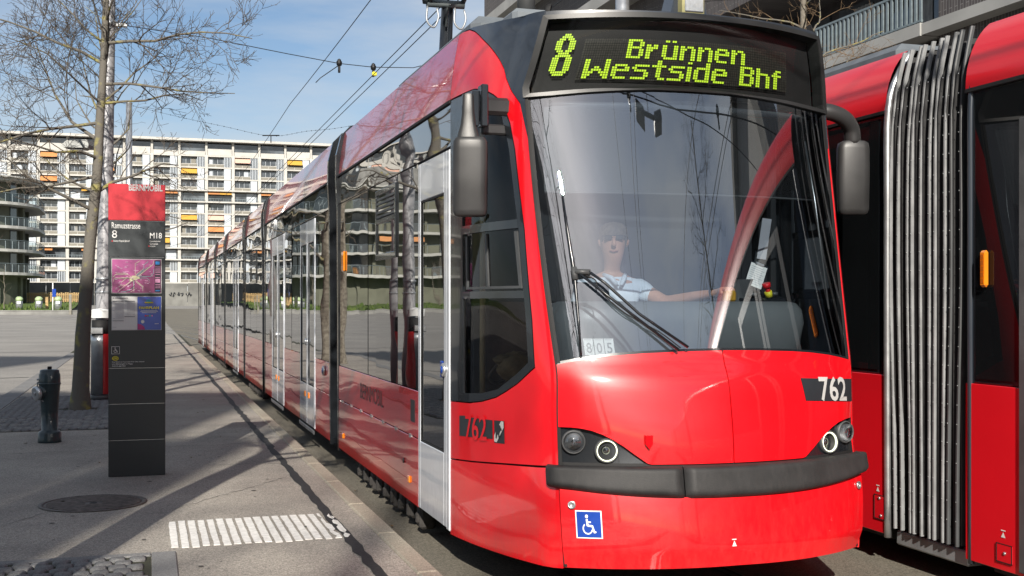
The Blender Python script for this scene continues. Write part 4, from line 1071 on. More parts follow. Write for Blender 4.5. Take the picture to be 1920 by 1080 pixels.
for xc_ in (XC, XC2):
    for s in (-.5, .5):
        rail_path("rail", [(xc_+s, y, -.140) for y in (-60, 0, 30, 46)] + [(xc_+s*(1-.0)-(.0022*(y-46)**2), y, -.138+rise(y)+.0) for y in range(50, 96, 5)])
        rail_path("rail", [(xc_+s-(.0022*(y-46)**2), y, -.010+rise(y)) for y in range(96, 125, 5)])

# tactile strips painted on the platform
tm = [at_z(322, 979), at_z(333, 1028), at_z(660, 1003), at_z(600, 962)]
ty0, ty1 = at_z(333, 1028).y, at_z(326, 979).y; tx0, tx1 = at_z(331, 1003).x-.02, at_z(632, 983).x
base = build("tactile_marking", MB().box((tx0-.02, ty0-.01, -.02), (tx1+.02, ty1+.01, -.002)), platform_m, kind='structure')
for i in range(18):
    x = tx0+(tx1-tx0)*i/17; hw_ = .0225+rn.uniform(-.002, .002); L0 = ty0+rn.uniform(-.02, .02); L1 = ty1+rn.uniform(-.02, .02)
    if i == 17: L0 = ty0+.02; L1 = ty1-.02
    pts = []; m_ = 12
    for k in range(m_+1): pts.append((x-hw_+rn.uniform(-.0016, .0016)+(.004 if rn.random() < .12 else 0), L0+(L1-L0)*k/m_, .0065))
    for k in range(m_, -1, -1): pts.append((x+hw_+rn.uniform(-.0016, .0016), L0+(L1-L0)*k/m_, .0065))
    if i >= 16:                                    # worn away beside the tar joint
        for q in rn.sample(range(len(pts)), 9): pts[q] = (pts[q][0]+(x-pts[q][0])*1.1, pts[q][1], pts[q][2])
    build("guidance_strip", MB().prism(pts, (0, 0, -.005)), paint_m, base)

gum = MB()
for i in range(70):
    x, y = rn.uniform(-1.8, 1.25), 6.3+rn.random()**1.5*18; r_ = rn.uniform(.008, .022)
    gum.add([(x+r_*math.cos(a)*rn.uniform(.8, 1.2), y+r_*math.sin(a), .0045) for a in [6.283*k/9 for k in range(9)]], [tuple(range(9))])
build("gum_spot", gum, mat("old_gum", (.07, .066, .06), .8), kind='stuff', fix=False)
lv_ = MB()
for i in range(60):
    x, y = (rn.uniform(-1.9, 1.2), rn.uniform(7.5, 22)) if i > 25 else (rn.uniform(1.62, 1.8), rn.uniform(6.5, 18))
    z_ = .006 if i > 25 else -.135; a = rn.uniform(0, 6.28); l_ = rn.uniform(.015, .035)
    d = Vector((math.cos(a), math.sin(a), 0)); n = Vector((-d.y, d.x, 0))
    lv_.add([Vector((x, y, z_))-d*l_, Vector((x, y, z_+.006))-n*l_*.5, Vector((x, y, z_+.004))+d*l_, Vector((x, y, z_+.010))+n*l_*.5], [(0, 1, 2, 3)])
build("dry_leaf", lv_, mat("dry_leaf_brown", (.13, .08, .035), .9, var=.3), kind='stuff', fix=False)
crk = MB()
for x0, y0, x1, y1 in ((.2, 9.2, 1.2, 10.6), (-1.9, 13.0, 1.2, 13.3), (-1.9, 22.6, 1.2, 22.8), (.55, 11.6, 1.22, 11.5), (-1.2, 8.4, -.4, 9.9)):
    n_c = 26; pl_ = []; pr_ = []
    for k in range(n_c+1):
        t = k/n_c; x = x0+(x1-x0)*t+rn.uniform(-.02, .02); y = y0+(y1-y0)*t+rn.uniform(-.03, .03); q_ = rn.uniform(.002, .007)
        pl_.append((x, y-q_, .0042)); pr_.append((x, y+q_, .0042))
    crk.add(pl_+pr_, [(i, i+1, n_c+2+i, n_c+1+i) for i in range(n_c)])
build("asphalt_crack", crk, tar_m, kind='stuff', fix=False)
seam = MB()
for x0, y0, x1, y1 in ((-14, 24, -2.4, 27), (-30, 40, -2.4, 41), (-60, 62, -2.4, 60), (-8, 20, -11, 60), (-40, 84, -2.4, 80)):
    d = Vector((x1-x0, y1-y0, 0)).normalized(); n = Vector((-d.y, d.x, 0))*.045
    a, b = Vector((x0, y0, -.025)), Vector((x1, y1, -.025)); seam.add([a-n, b-n, b+n, a+n], [(0, 1, 2, 3)])
build("plaza_seam", seam, tar_m, kind='structure', fix=False)
# manhole cover
mc_ = at_z(175, 944); rr = .40
mh = thing("manhole_cover", "round brown cast iron manhole cover set in the platform asphalt", "manhole cover", (mc_.x, mc_.y, 0))
build("cover_ring", MB().lathe([(rr,.003),(rr,.007),(rr-.03,.008),(rr-.032,.002),(rr-.032,0)], (mc_.x, mc_.y, 0), 48), iron_m, mh)
build("cover_plate", MB().lathe([(rr-.04,-.002),(rr-.04,.004),(0,.004)], (mc_.x, mc_.y, 0), 48), iron_m, mh)
for i in range(17):
    y = -.33+.66*i/16; hx = math.sqrt(max(0, (rr-.055)**2-y*y))
    segs = [(-hx, hx)] if abs(y) > .05 else [(-hx, -.06), (.06, hx)]
    rb_ = MB()
    for a, b in segs: rb_.rbox((mc_.x+a, mc_.y+y-.011, .003), (mc_.x+b, mc_.y+y+.011, .009), .003)
    build("cover_rib", rb_, iron_m, mh)
build("lifting_hole", MB().lathe([(.03,.0045),(.03,.006),(.022,.0065),(.02,.005),(0,.005)], (mc_.x, mc_.y, 0), 16), seal, mh)

# cobbled tree pits
cob = []
for k in range(5):
    r2 = random.Random(k)
    def jit(s): return r2.uniform(-s, s)
    b0 = [(-.048+jit(.006), -.048+jit(.006)), (.048+jit(.006), -.048+jit(.006)), (.048+jit(.006), .048+jit(.006)), (-.048+jit(.006), .048+jit(.006))]
    mb = MB()
    vs = [(x, y, -.02) for x, y in b0]+[(x, y, .012) for x, y in b0]+[(x*.72, y*.72, .022+jit(.002)) for x, y in b0]
    mb.add(vs, [(0,1,5,4),(1,2,6,5),(2,3,7,6),(3,0,4,7),(4,5,9,8),(5,6,10,9),(6,7,11,10),(7,4,8,11),(8,9,10,11)], True)
    cob.append(mb.mesh("cobble", cobble_ms[k % 2]))
def pit(x0, x1, y0, y1, limit, tx, ty, border):
    pt = build("tree_pit", MB().box((x0, y0, -.05), (x1, y1, .004)), joint_m, kind='structure')
    pos = []
    ny = int((y1-y0)/.108); nx = int((x1-x0)/.108)
    for j in range(ny):
        for i in range(nx):
            x = x0+.054+(i+.5*(j % 2)*.6)*.108+rn.uniform(-.008, .008); y = y0+.054+j*.108+rn.uniform(-.008, .008)
            if x > x1-.05 or math.hypot(x-tx, y-ty) < .26: continue
            pos.append((x, y))
    pos.sort(key=lambda p: p[0]**2+p[1]**2)
    for x, y in pos[:limit]:
        inst("cobble", rn.choice(cob), T(x, y, .002+rn.uniform(-.005, .004)) @ Matrix.Rotation(rn.uniform(-.12, .12), 4, 'Z') @ Matrix.Diagonal((rn.uniform(.85, 1.15), rn.uniform(.8, 1.0), 1, 1)), pt)
    if len(pos) > limit:
        mb = MB()
        for x, y in pos[limit:]:
            me = rn.choice(cob); mb.add([(v.co.x+x, v.co.y+y, v.co.z+.002) for v in me.vertices], [tuple(p.vertices) for p in me.polygons], True)
        build("cobble", mb, cobble_ms[0], pt, kind='stuff')
    for (a, b, c, d) in border: build("border_slab", MB().rbox((a, b, -.04), (c, d, .012), .006), slabstone_m, pt)
    return pt
pA = at_z(330, 1036); pB = at_z(283, 1040)
pit(-1.95, pB.x, 5.2, pA.y-.09, 110, -.9, 5.75, [(pB.x+.004, 5.9, pA.x, pA.y), (pB.x+.004, 4.9, pA.x, 5.895), (-1.95, pA.y-.085, -1.05, pA.y), (-1.045, pA.y-.085, pB.x, pA.y)])
tb = at_z(150, 769)
q0 = at_z(100, 808)
pit(-1.99, .02, q0.y, q0.y+5.6, 280, tb.x, tb.y, [])

# ------------------------------------------------------------------ information stele
YF = 11.06
def sp_(x, y, dy=0): return at_Y(x, y, YF-dy)
ste = thing("info_stele", "tall anthracite stop pillar with red BERNMOBIL head, timetable and Ramuzstrasse sign", "sign pillar", (sp_(256, 892).x, YF+.07, 0))
sx0, sx1 = sp_(203, 600).x, sp_(310, 600).x
def zy(y): return sp_(256, y).z
lev = [345, 414, 482, 690, 757, 825, 895.5]
names = ["header_panel", "info_panel", "info_panel", "base_panel", "base_panel", "base_panel"]
for i in range(6):
    z1 = zy(lev[i])-.002; z0 = zy(lev[i+1])+.002 if i < 5 else 0.0
    build(names[i], MB().rbox((sx0, YF, z0), (sx1, YF+.13, z1), .004), stele_red if i == 0 else stele_m, ste)
build("core", MB().box((sx0+.01, YF+.01, 0), (sx1-.01, YF+.12, zy(346))), alu, ste)
RX, UZ = (1, 0, 0), (0, 0, 1)
def st_text(s, x0, y0, x1, y1, m, parent=ste, bold=0., name="lettering", dy=.002):
    a = sp_(x0, y1, dy); b = sp_(x1, y0, dy)
    return text(name, s, a, RX, UZ, b.x-a.x, b.z-a.z, m, parent, bold)
def st_rect(name, x0, y0, x1, y1, m, parent=ste, dy=.0015, t=0):
    a = sp_(x0, y1, dy); b = sp_(x1, y0, dy)
    if t: return build(name, MB().rbox((a.x, a.y, a.z), (b.x, a.y+t, b.z), .002), m, parent)
    return build(name, MB().add([(a.x, a.y, a.z), (b.x, a.y, a.z), (b.x, a.y, b.z), (a.x, a.y, b.z)], [(0, 1, 2, 3)]), m, parent, fix=False)
def rects(name, L_, m, parent, dy):
    mb = MB()
    for x0, y0, x1, y1 in L_:
        a = sp_(x0, y1, dy); b = sp_(x1, y0, dy); mb.add([(a.x, a.y, a.z), (b.x, a.y, a.z), (b.x, a.y, b.z), (a.x, a.y, b.z)], [(0, 1, 2, 3)])
    return build(name, mb, m, parent, fix=False)
def strokes(name, lines, wpx, m, parent, dy):
    mb = MB()
    for ln in lines:
        for (xa, ya), (xb, yb) in zip(ln[:-1], ln[1:]):
            d = Vector((xb-xa, yb-ya)); 
            if d.length < 1e-4: continue
            d.normalize(); nx_, ny_ = -d.y*wpx/2, d.x*wpx/2
            P = [(xa+nx_, ya+ny_), (xb+nx_, yb+ny_), (xb-nx_, yb-ny_), (xa-nx_, ya-ny_)]
            mb.add([sp_(x, y, dy) for x, y in P], [(3, 2, 1, 0)])
    return build(name, mb, m, parent, fix=False)
st_text("BERNMOBIL", 241.5, 347, 305, 357.5, grey_p, bold=.03)
st_text("Ramuzstrasse", 209.5, 418, 263, 428, white_p); st_text("8", 210, 431.5, 219.5, 446, white_p); st_text("M18", 281, 436.5, 303.5, 447, white_p, bold=.01)
st_text("Brünnen Westside Bahnhof", 213, 450, 243, 453.3, white_p)
for s_, y, x1 in (("Frauenkappelen", 451, 301), ("Gümmenen", 455.5, 296), ("Laupen", 460, 291)): st_text(s_, 281, y, x1, y+3.3, white_p)
rects("route_dot", [(209.5, 451, 211.2, 453), (278.5, 460.3, 280.2, 462.5)], red_p, ste, .002)
mpn = st_rect("network_map", 210, 487, 302, 549, map_m, dy=.004, t=.004)
st_rect("map_border", 209, 486, 303, 550, grey_p, ste, dy=.0025)
rm = random.Random(8); cx, cy = 253, 521
lines_ = []
for k in range(26):
    a = rm.uniform(0, 6.28); r_ = rm.uniform(4, 7); x, y = cx+r_*math.cos(a)*1.3, cy+r_*math.sin(a); ln = [(x, y)]
    for q in range(rm.randint(2, 4)):
        a2 = round((a+rm.uniform(-.6, .6))/(math.pi/4))*math.pi/4; r_ = rm.uniform(5, 12)
        x, y = min(288, max(212, x+r_*math.cos(a2)*1.25)), min(547, max(489, y+r_*math.sin(a2))); ln.append((x, y))
    lines_.append(ln)
strokes("route_line", lines_[:16], .75, mat("map_line_pale", (.55,.52,.40), .5), mpn, .0085); strokes("route_line", lines_[16:21], .7, mat("map_line_teal", (.18,.38,.40), .5), mpn, .0087); strokes("route_line", lines_[21:], .7, mat("map_line_dark", (.10,.02,.07), .5), mpn, .0086)
rects("map_place", [(rm.uniform(214, 286), y_, 0, 0) for y_ in ()] + [(x, y, x+rm.uniform(2, 5), y+.8) for x, y in [(rm.uniform(213, 284), rm.uniform(489, 546)) for _ in range(60)]], mat("map_text", (.62,.40,.55), .5), mpn, .0088)
rects("map_centre", [(247, 517, 257, 525), (243, 521, 250, 527), (255, 519, 262, 523)], mat("map_centre_tone", (.50,.47,.30), .5), mpn, .0084)
leg = rects("map_legend", [(290, 488, 301, 548)], mat("legend_dark", (.03,.015,.03), .4), mpn, .0084)
rects("legend_entry", [(291, y, 300, y+1) for y in (500, 502.5, 505, 507.5, 510, 514, 520, 533, 536, 539)]+[(291, 523, 300, 530)], mat("legend_tone", (.45,.20,.33), .5), leg, .0088)
rects("legend_logo", [(291.5, 490.5, 299.5, 496), (291.5, 544, 300, 546)], mat("logo_blue", (.02,.20,.50), .5), leg, .009)
tt = st_rect("timetable", 210, 556.5, 257.5, 618.5, paper_m, dy=.004, t=.004); st_rect("poster_border", 209, 555.5, 303, 619.5, grey_p, ste, dy=.0025)
tl = [(211, 558, 214, 559.6), (216, 558, 240, 559.4), (211, 564, 232, 565.4), (233.5, 564, 253, 565.4)]
ink = mat("grey_ink", (.16,.16,.18), .6); ink2 = mat("pale_ink", (.40,.40,.43), .6)
rects("timetable_rule", tl+[(211, 601, 232, 602), (233.5, 593, 253, 594)], ink, tt, .0085)
rects("timetable_column", [(217+k*2.2, 567+1.9*j, 218.3+k*2.2, 567.9+1.9*j) for k in range(7) for j in range(17)]+[(238+k*2.2, 567+1.9*j, 239.3+k*2.2, 567.9+1.9*j) for k in range(7) for j in range(13)]+[(211, 582, 215, 583), (211, 597, 216, 598), (235, 573, 236.5, 574), (211, 613, 218, 613.8)], ink2, tt, .0086)
po = st_rect("poster", 257.7, 556.5, 302, 618.5, mat("poster_blue", (.012,.055,.36), .3, coat=.6, col2=(.03,.09,.50), vscale=3), dy=.004, t=.004)
st_text("FAHRPLAN", 260.5, 574.5, 298, 579.5, yellow_p, po, bold=.04, dy=.0085)
rects("poster_text", [(264, 582, 295, 582.8), (263, 584, 296, 584.8), (266, 586, 293, 586.8), (290, 606.5, 297.5, 607.5)], white_p, po, .0085)
def disc(cx_, cy_, rx, ry, n=16): return [sp_(cx_+rx*math.cos(2*math.pi*i/n), cy_-ry*math.sin(2*math.pi*i/n), .0086) for i in range(n)]
gl_ = build("globe_logo", MB().add(disc(279, 565.5, 5, 4.5), [tuple(range(16))]), mat("globe_teal", (.02,.30,.45), .4), po, fix=False)
rects("globe_band", [(271.5, 566, 287, 568.3)], yellow_p, gl_, .0092)
for x, m_ in ((273, red_p), (277, awn_o), (281, mat("icon_green", (.05,.45,.25), .5)), (285, mat("icon_pink", (.6,.2,.4), .5))): build("poster_icon", MB().add(disc(x, 592, 1.5, 1.5, 12), [tuple(range(12))]), m_, po, fix=False)
build("poster_circle", MB().add(disc(267.5, 603, 3.2, 3.2), [tuple(range(16))]), white_p, po, fix=False)
build("poster_shape", MB().add([sp_(x, y, .0084) for x, y in ((258, 618), (272, 618), (270, 612), (264, 608), (258, 607))], [(0, 1, 2, 3, 4)]), mat("poster_magenta", (.42,.04,.20), .4), po, fix=False)
pc = st_rect("symbol_frame", 209, 649.5, 224.5, 664, white_p, dy=.002); st_rect("symbol_field", 209.7, 650.2, 223.8, 663.3, stele_m, pc, dy=.003)
a = sp_(211, 662.5, .004); b = sp_(223, 650.8, .004)
picto(wheelchair(), a, RX, UZ, b.x-a.x, b.z-a.z, white_p, pc, "wheelchair_symbol")
ey = build("eye_symbol", MB().add([sp_(216.3+6.3*math.cos(t), 672-4.4*math.sin(t)*(.75+.25*abs(math.sin(t))), .002) for t in [2*math.pi*i/20 for i in range(20)]], [tuple(range(20))]), yellow_p, ste, fix=False)
strokes("eye_ring", [[(216.3+4*math.cos(t), 672-2.9*math.sin(t)) for t in [2*math.pi*i/16 for i in range(17)]], [(216.3+1.6*math.cos(t), 672.3-1.6*math.sin(t)) for t in [2*math.pi*i/10 for i in range(11)]]], .8, dark_p, ey, .004)
for s_, y, x1 in (("Bitte Billette am Automaten lösen oder stempeln", 677, 271), ("keine Billettausgabe im Wagen", 681, 249), ("Automat gegenüber", 684.8, 236)): st_text(s_, 210, y, x1, y+3.2, white_p, bold=.01)

# ------------------------------------------------------------------ hydrant
hb_ = at_z(93, 829); k_ = (hb_.y*cs+hb_.x*sn)/FPX
hy = thing("hydrant", "dark teal cast iron hydrant with a silver capped spout on the platform", "hydrant", (hb_.x, hb_.y, 0))
def hz(y): return (829-y)*k_*1.0
hp_ = [(21,829),(21,826),(20.5,811),(18,808),(14,806),(15.5,770),(17,745),(17.5,738),(19,722),(19.5,720),(19,702),(17.5,700),(17,694),(13,692.5),(0,692)]
build("body", MB().lathe([(r*k_, hz(y)) for r, y in hp_], (hb_.x, hb_.y, 0), 28), hydrant_m, hy)
build("collar", MB().lathe([(19.2*k_, hz(721)),(20.2*k_, hz(720)),(20.2*k_, hz(718)),(19.2*k_, hz(717))], (hb_.x, hb_.y, 0), 28), hydrant_m, hy)
build("spindle", MB().rbox((hb_.x-.022, hb_.y-.022, hz(693)), (hb_.x+.022, hb_.y+.022, hz(687)), .004), seal, hy)
c0 = Vector((hb_.x, hb_.y, hz(733))); dirs = (Vector((cs*-.62, sn*.62, 0))+Vector((-sn, -cs, 0))*.75+Vector((0, 0, -.12))).normalized()
build("spout", MB().tube([c0, c0+dirs*.13], [13*k_, 12*k_], 18), hydrant_m, hy)
build("spout_cap", MB().tube([c0+dirs*.125, c0+dirs*.135, c0+dirs*.17, c0+dirs*.178], [11*k_, 13.5*k_, 13.5*k_, 11*k_], 20).tube([c0+dirs*.178, c0+dirs*.19], [4*k_, 3.6*k_], 10), alu, hy)
build("valve_lever", MB().tube([c0+Vector((-.10,.02,.1)), c0+Vector((-.125,.0,.10)), c0+Vector((-.13,.0,.04))], .008, 6).rbox((-.008,-.03,-.01),(.03,.03,.01),.004,T(c0.x-.125,c0.y,c0.z+.13)), steel, hy)
build("chain", MB().tube(spline([c0+dirs*.15+Vector((.05,0,-.08)), c0+dirs*.10+Vector((.09,0,-.13)), c0+dirs*.02+Vector((.1,-.02,-.08))], 4), .006, 5), steel, hy)

# ------------------------------------------------------------------ catenary mast, bin, lamp, second pole
pb = at_z(193, 748); kp = (pb.y*cs+pb.x*sn)/FPX
ms = thing("catenary_mast", "tall pale grey tapered steel mast behind the stop pillar and the tree trunk", "mast", (pb.x, pb.y, 0))
build("mast_tube", MB().tube([(pb.x, pb.y, 0)]+[at_Y(x, y, pb.y) for x, y in ((194, 560), (199, 330), (205, 60), (209, -250))], [.128, .120, .108, .092, .08], 24), pole_m, ms)
for y in (523, 548): build("mast_band", MB().lathe([(.121,(748-y)*kp-.02),(.127,(748-y)*kp-.015),(.127,(748-y)*kp+.015),(.121,(748-y)*kp+.02)], (at_Y(194, 540, pb.y).x, pb.y, 0), 24, caps=False), steel, ms)
build("span_clamp", MB().lathe([(.095,6.05),(.115,6.06),(.115,6.14),(.095,6.15)], (at_Y(205, 36, pb.y).x, pb.y, 0), 20).rbox((0,-.04,6.06),(.28,.04,6.12),.01,T(at_Y(205, 36, pb.y).x, pb.y, 0)), alu, ms)
build("lamp_arm", MB().tube([(pb.x, pb.y, (748-275)*kp), (at_d(160, 273, pb.y*cs+pb.x*sn).x, at_d(160, 273, pb.y*cs+pb.x*sn).y, (748-278)*kp)], .03, 8), steel, ms)
la, lb, dl = at_d(114, 272, 18.6), at_d(166, 264, 18.6), 18.6
lmp = thing("street_lamp", "flat grey street lamp head on an arm beside the tree trunk", "street lamp", at_d(140, 272, dl))
P0 = [at_d(x, y, dl-.12) for x, y in ((114, 274), (122, 264), (163, 261), (166, 271), (165, 277), (118, 276))]
build("lamp_housing", MB().prism(P0, Vector((sn, cs, 0))*.30), mat("lamp_grey", (.33,.34,.33), .5, metal=.3), lmp)
build("lamp_glass", MB().prism([at_d(x, y, dl-.05) for x, y in ((120, 276.5), (160, 277.5), (156, 280), (126, 279))], Vector((sn, cs, 0))*.2), farglass, lmp)
bp_ = Vector((pb.x-.03, pb.y-.34, 0)); kb_ = (bp_.y*cs+bp_.x*sn)/FPX
bn = thing("litter_bin", "red and silver round litter bin with a pale hood at the mast", "litter bin", (bp_.x, bp_.y, 0))
def bz(y): return H+(569-y)*kb_
build("bin_body", MB().lathe([(.142,.10),(.142,bz(640)),(.146,bz(628))], (bp_.x, bp_.y, 0), 28), alu, bn)
build("bin_shell", MB().grid(lambda a, b: (bp_.x+.149*math.cos(-1.25+2.2*a), bp_.y+.149*math.sin(-1.25+2.2*a), .11+(bz(626)-.11)*b), 14, 1), bin_red, bn)
build("bin_foot", MB().lathe([(.148,.0),(.148,.08),(.13,.10)], (bp_.x, bp_.y, 0), 24), greyplast, bn)
build("bin_opening", MB().lathe([(.128,bz(628)),(.128,bz(600))], (bp_.x, bp_.y, 0), 24), seal, bn)
build("ash_tray", MB().rbox((-.17,-.17,bz(626)),(.05,-.02,bz(614)),.01,T(bp_.x, bp_.y, 0)), alu, bn)
build("bin_hood", MB().grid(lambda a, b: (bp_.x+(.165+.015*b)*math.cos(2.4+4.2*a), bp_.y+(.165+.015*b)*math.sin(2.4+4.2*a), bz(598)+(bz(584)-bz(598))*b+.02*math.sin(3*a)), 20, 2).lathe([(.17,bz(586)),(.12,bz(580)),(0,bz(578))], (bp_.x, bp_.y, 0), 24), mat("hood_white", (.62,.63,.63), .4), bn)
p2 = at_d(242, 330, 40)
sp2 = thing("lighting_pole", "short shiny steel pole rising behind the red stop pillar head", "pole", (p2.x, p2.y, 0))
build("pole_tube", MB().tube([(p2.x, p2.y, 0), (p2.x, p2.y, at_d(242, 195, 40).z)], .105, 14), alu, sp2)
build("pole_cap", MB().lathe([(.11,0),(.115,.03),(0,.06)], (p2.x, p2.y, at_d(242, 195, 40).z), 14), steel, sp2)

# ------------------------------------------------------------------ overhead wires
ZCW = H+3.53
def wire_thing(name, label, pts, r=.008, group=None):
    return tag(build(name, MB().tube(pts, r, 5, smooth=True), wire_m), label, "wire", group)
for xw, lb_ in ((3.34, "left one of the paired black contact wires above the tram with yellow display"), (3.46, "right one of the paired black contact wires above the tram with yellow display")):
    wire_thing("contact_wire", lb_, [(xw, y, ZCW) for y in (-45, 0, 20, 46)]+[(xw-.0022*(y-46)**2, y, ZCW) for y in range(50, 110, 10)], .0065)
wire_thing("messenger_wire", "single black wire running up steeply to the top edge left of the pantograph", [(3.0, y, H+4.25+.12*((y % 26)/13-1)**2) for y in [-39+2.6*i for i in range(58)]], .007)
for xw, q_ in ((XC2+.3, "left"), (XC2+.42, "right")): wire_thing("contact_wire", q_+" one of the paired contact wires above the second tram", [(xw, y, ZCW) for y in (-45, 0, 46)], .008)
wire_thing("messenger_wire", "black carrying wire high above the second tram's track", [(XC2+.3, y, H+4.6) for y in (-45, 0, 60)], .009)
def insul(p, m=wire_m, parent=None):
    return build("insulator", MB().lathe([(.015,-.05),(.045,-.03),(.05,.03),(.03,.05),(.035,.06),(.012,.08)], p, 10).rbox((-.02,-.02,-.16),(.02,.02,-.04),.006,T(*p)), m, parent)
Ys = pb.y
sa = [Vector((pb.x+.2, pb.y, 6.10))]+[at_Y(x, y, Ys) for x, y in ((395, 72), (540, 101), (636, 119), (700, 126), (775, 127))]+[Vector((9.5, Ys, 7.2)), Vector((19.9, Ys, 8.6))]
spn = thing("span_wire", "black cross wire with insulators from the mast to the building on the right", "wire", sa[0])
build("wire", MB().tube(sa, .007, 5), wire_m, spn)
insul(at_Y(636, 119, Ys), parent=spn); insul(at_Y(700, 127, Ys), parent=spn)
build("pull_off", MB().tube([at_Y(636, 122, Ys), at_Y(601, 146, Ys), at_Y(592, 155, Ys)], .008, 5), wire_m, spn)
build("clip", MB().rbox((-.04,-.03,-.05),(.04,.03,.02),.01,T(*at_Y(702, 137, Ys))), yellow_p, spn)
sb = [at_Y(x, y, 60) for x, y in ((215, 190), (335, 219), (420, 237), (508, 255), (575, 246), (640, 239), (760, 215), (900, 180))]
spb = thing("span_wire", "far cross wire with small bead insulators above the white slab block", "wire", sb[0])
build("wire", MB().tube(spline(sb, 4), .008, 4), wire_m, spb)
bd = MB()
for p in spline(sb, 7): bd.lathe([(.001,-.03),(.03,0),(.001,.03)], p, 5)
build("bead", bd, wire_m, spb, kind='stuff')
build("hanger", MB().tube([at_Y(492, 254, 60), at_Y(524, 254, 60)], .03, 6).tube([at_Y(508, 254, 60), at_Y(508, 268, 60)], .025, 6), wire_m, spb)
for px, py in ((396, 340), (425, 362), (405, 345), (455, 352)):
    pass
spc = thing("span_wire", "cross wire behind the viewer carrying a twin lamp", "wire", (5.2, -2, 8.2))
build("wire", MB().tube(spline([(-6,-2,8.5),(2,-2,8.25),(5.2,-2,8.2),(9,-2,8.25),(19.8,-2,8.7)], 4), .008, 5), wire_m, spc)
hl_ = thing("hanging_lamp", "twin street lamp hanging from the cross wire, seen mirrored in the windscreen", "street lamp", (5.2, -2, 8.0))
build("lamp_bar", MB().tube([(5.2,-2,8.2),(5.2,-2,7.95)], .02, 6).tube([(4.9,-2,7.93),(5.5,-2,7.93)], .03, 8), greyplast, hl_)
for x in (4.72, 5.68): build("lamp_head", MB().rbox((-.22,-.16,-.07),(.22,.16,.06),.03,T(x,-2,7.9) @ Matrix.Rotation(R(12 if x < 5 else -12),4,'Y')), greyplast, hl_)
spd = thing("span_wire", "cross wire near the viewer with two pull-off arms", "wire", (3, 2.5, 7))
build("wire", MB().tube(spline([(-6,2.2,7.4),(1,2.2,5.6),(3.4,2.2,5.35),(7,2.2,5.6),(19.8,2.2,7.6)], 5), .008, 5), wire_m, spd)
for x in (3.4, 6.1): insul(Vector((x, 2.2, 5.35 if x < 4 else 5.5)), parent=spd)

# ------------------------------------------------------------------ the long slab block in the distance
rb2 = random.Random(21)
FY = 285.0; PITCH = 6.13; FH = 2.72; NFL = 13
zroof = H+38.6
xs0 = at_Y(387, 400, FY).x
xs0 -= PITCH*round((xs0+80)/PITCH)
NB = 23
ab = thing("apartment_block", "long white concrete slab block with yellow and salmon awnings across the background", "building", (0, FY, 1.2))
build("wall", MB().box((xs0-.3, FY+1.6, 0), (xs0+NB*PITCH+.3, FY+14, zroof-1.5)), concrete_w, ab)
build("roof", MB().box((xs0-1, FY-1.2, zroof-.55), (xs0+NB*PITCH+1, FY+15, zroof)), concrete_w, ab)
ztop = zroof-3.9
def fz(k): return ztop-FH*(k+1)                 # floor level of storey k below the attic
fl = [k for k in range(NFL)]
corr = (3, 8)
for k in range(-1, NFL):
    z = ztop-FH*(k+1)
    build("floor_slab", MB().box((xs0-.3, FY-(.9 if k+0 in (2, 3, 7, 8) else .12), z-.16), (xs0+NB*PITCH+.3, FY+2, z+.16)), concrete_w, ab)
pier = MB().box((-.35, -.25, 0), (.35, 2, ztop+.1)).mesh("pier", concrete_w)
for i in range(NB+1): inst("pier", pier, T(xs0+i*PITCH, FY, 0), ab)
att = MB().box((-.25, .3, ztop), (.25, 2, zroof-.5)).mesh("attic_pier", concrete_w)
for i in range(NB+1): inst("attic_pier", att, T(xs0+i*PITCH, FY, 0), ab)
win_me = MB().box((0, .9, 0), (3.55, .96, 1.45)).mesh("window", farglass)
fr_me = MB()
for x in (1.1, 2.2, 3.5): fr_me.box((x-.04, .84, 0), (x+.04, .92, 1.45))
fr_me.box((0, .84, 1.38), (3.55, .92, 1.45)); fr_me = fr_me.mesh("window_frame", shutter_w)
par_me = MB().box((0, -.05, .18), (3.55, .1, .74)).mesh("parapet", parapet_m)
pw_me = MB().box((0, -.1, .74), (3.6, .12, .86)).box((1.7, -.08, .16), (1.8, .1, .66)).mesh("parapet_rail", concrete_w)
sh_me = MB().box((0, -.02, .18), (1.55, .06, FH-.2)).mesh("shutter_panel", shutter_w)
st_me = MB()
for q in range(5): st_me.box((q*.36, -.02, .18), (q*.36+.16, .06, FH-.2))
st_me = st_me.mesh("slatted_panel", shutter_w)
dk_me = MB().box((0, .5, .18), (2.2, .55, FH-.2)).mesh("side_window", farglass)
aw_mes = {}
for nm, m_ in (("y", awn_y), ("o", awn_o), ("p", awn_p)):
    aw_mes[nm] = MB().prism([(0, .3, 2.35), (0, -.9, 1.35), (0, -.9, 1.2), (0, .3, 2.25)], (3.55, 0, 0)).mesh("awning", m_)
aw_s = {nm: MB().prism([(0, .3, 2.4), (0, -1.2, 1.95), (0, -1.2, 1.8), (0, .3, 2.3)], (2.7, 0, 0)).mesh("awning", m_) for nm, m_ in (("y", awn_y), ("o", awn_o))}
cw_me = MB().box((0, .9, .2), (5.3, .96, 2.2)).mesh("corridor_window", farglass)
rl_me = MB().box((0, -1.0, .75), (5.4, -.95, .82))
for q in range(10): rl_me.box((q*.58, -1.0, .16), (q*.58+.05, -.96, .78))
rl_me = rl_me.mesh("railing", railing_m)
wl_me = MB().box((0, .8, .2), (2.2, .88, 2.3)).mesh("white_screen", shutter_w)
cu_mes = [MB().box((.05, .86, .0), (w_, .89, 1.4)).mesh('curtain', m_) for w_, m_ in ((1.0, shutter_w), (1.1, parapet_m), (.6, concrete_g))]
nwin = 0
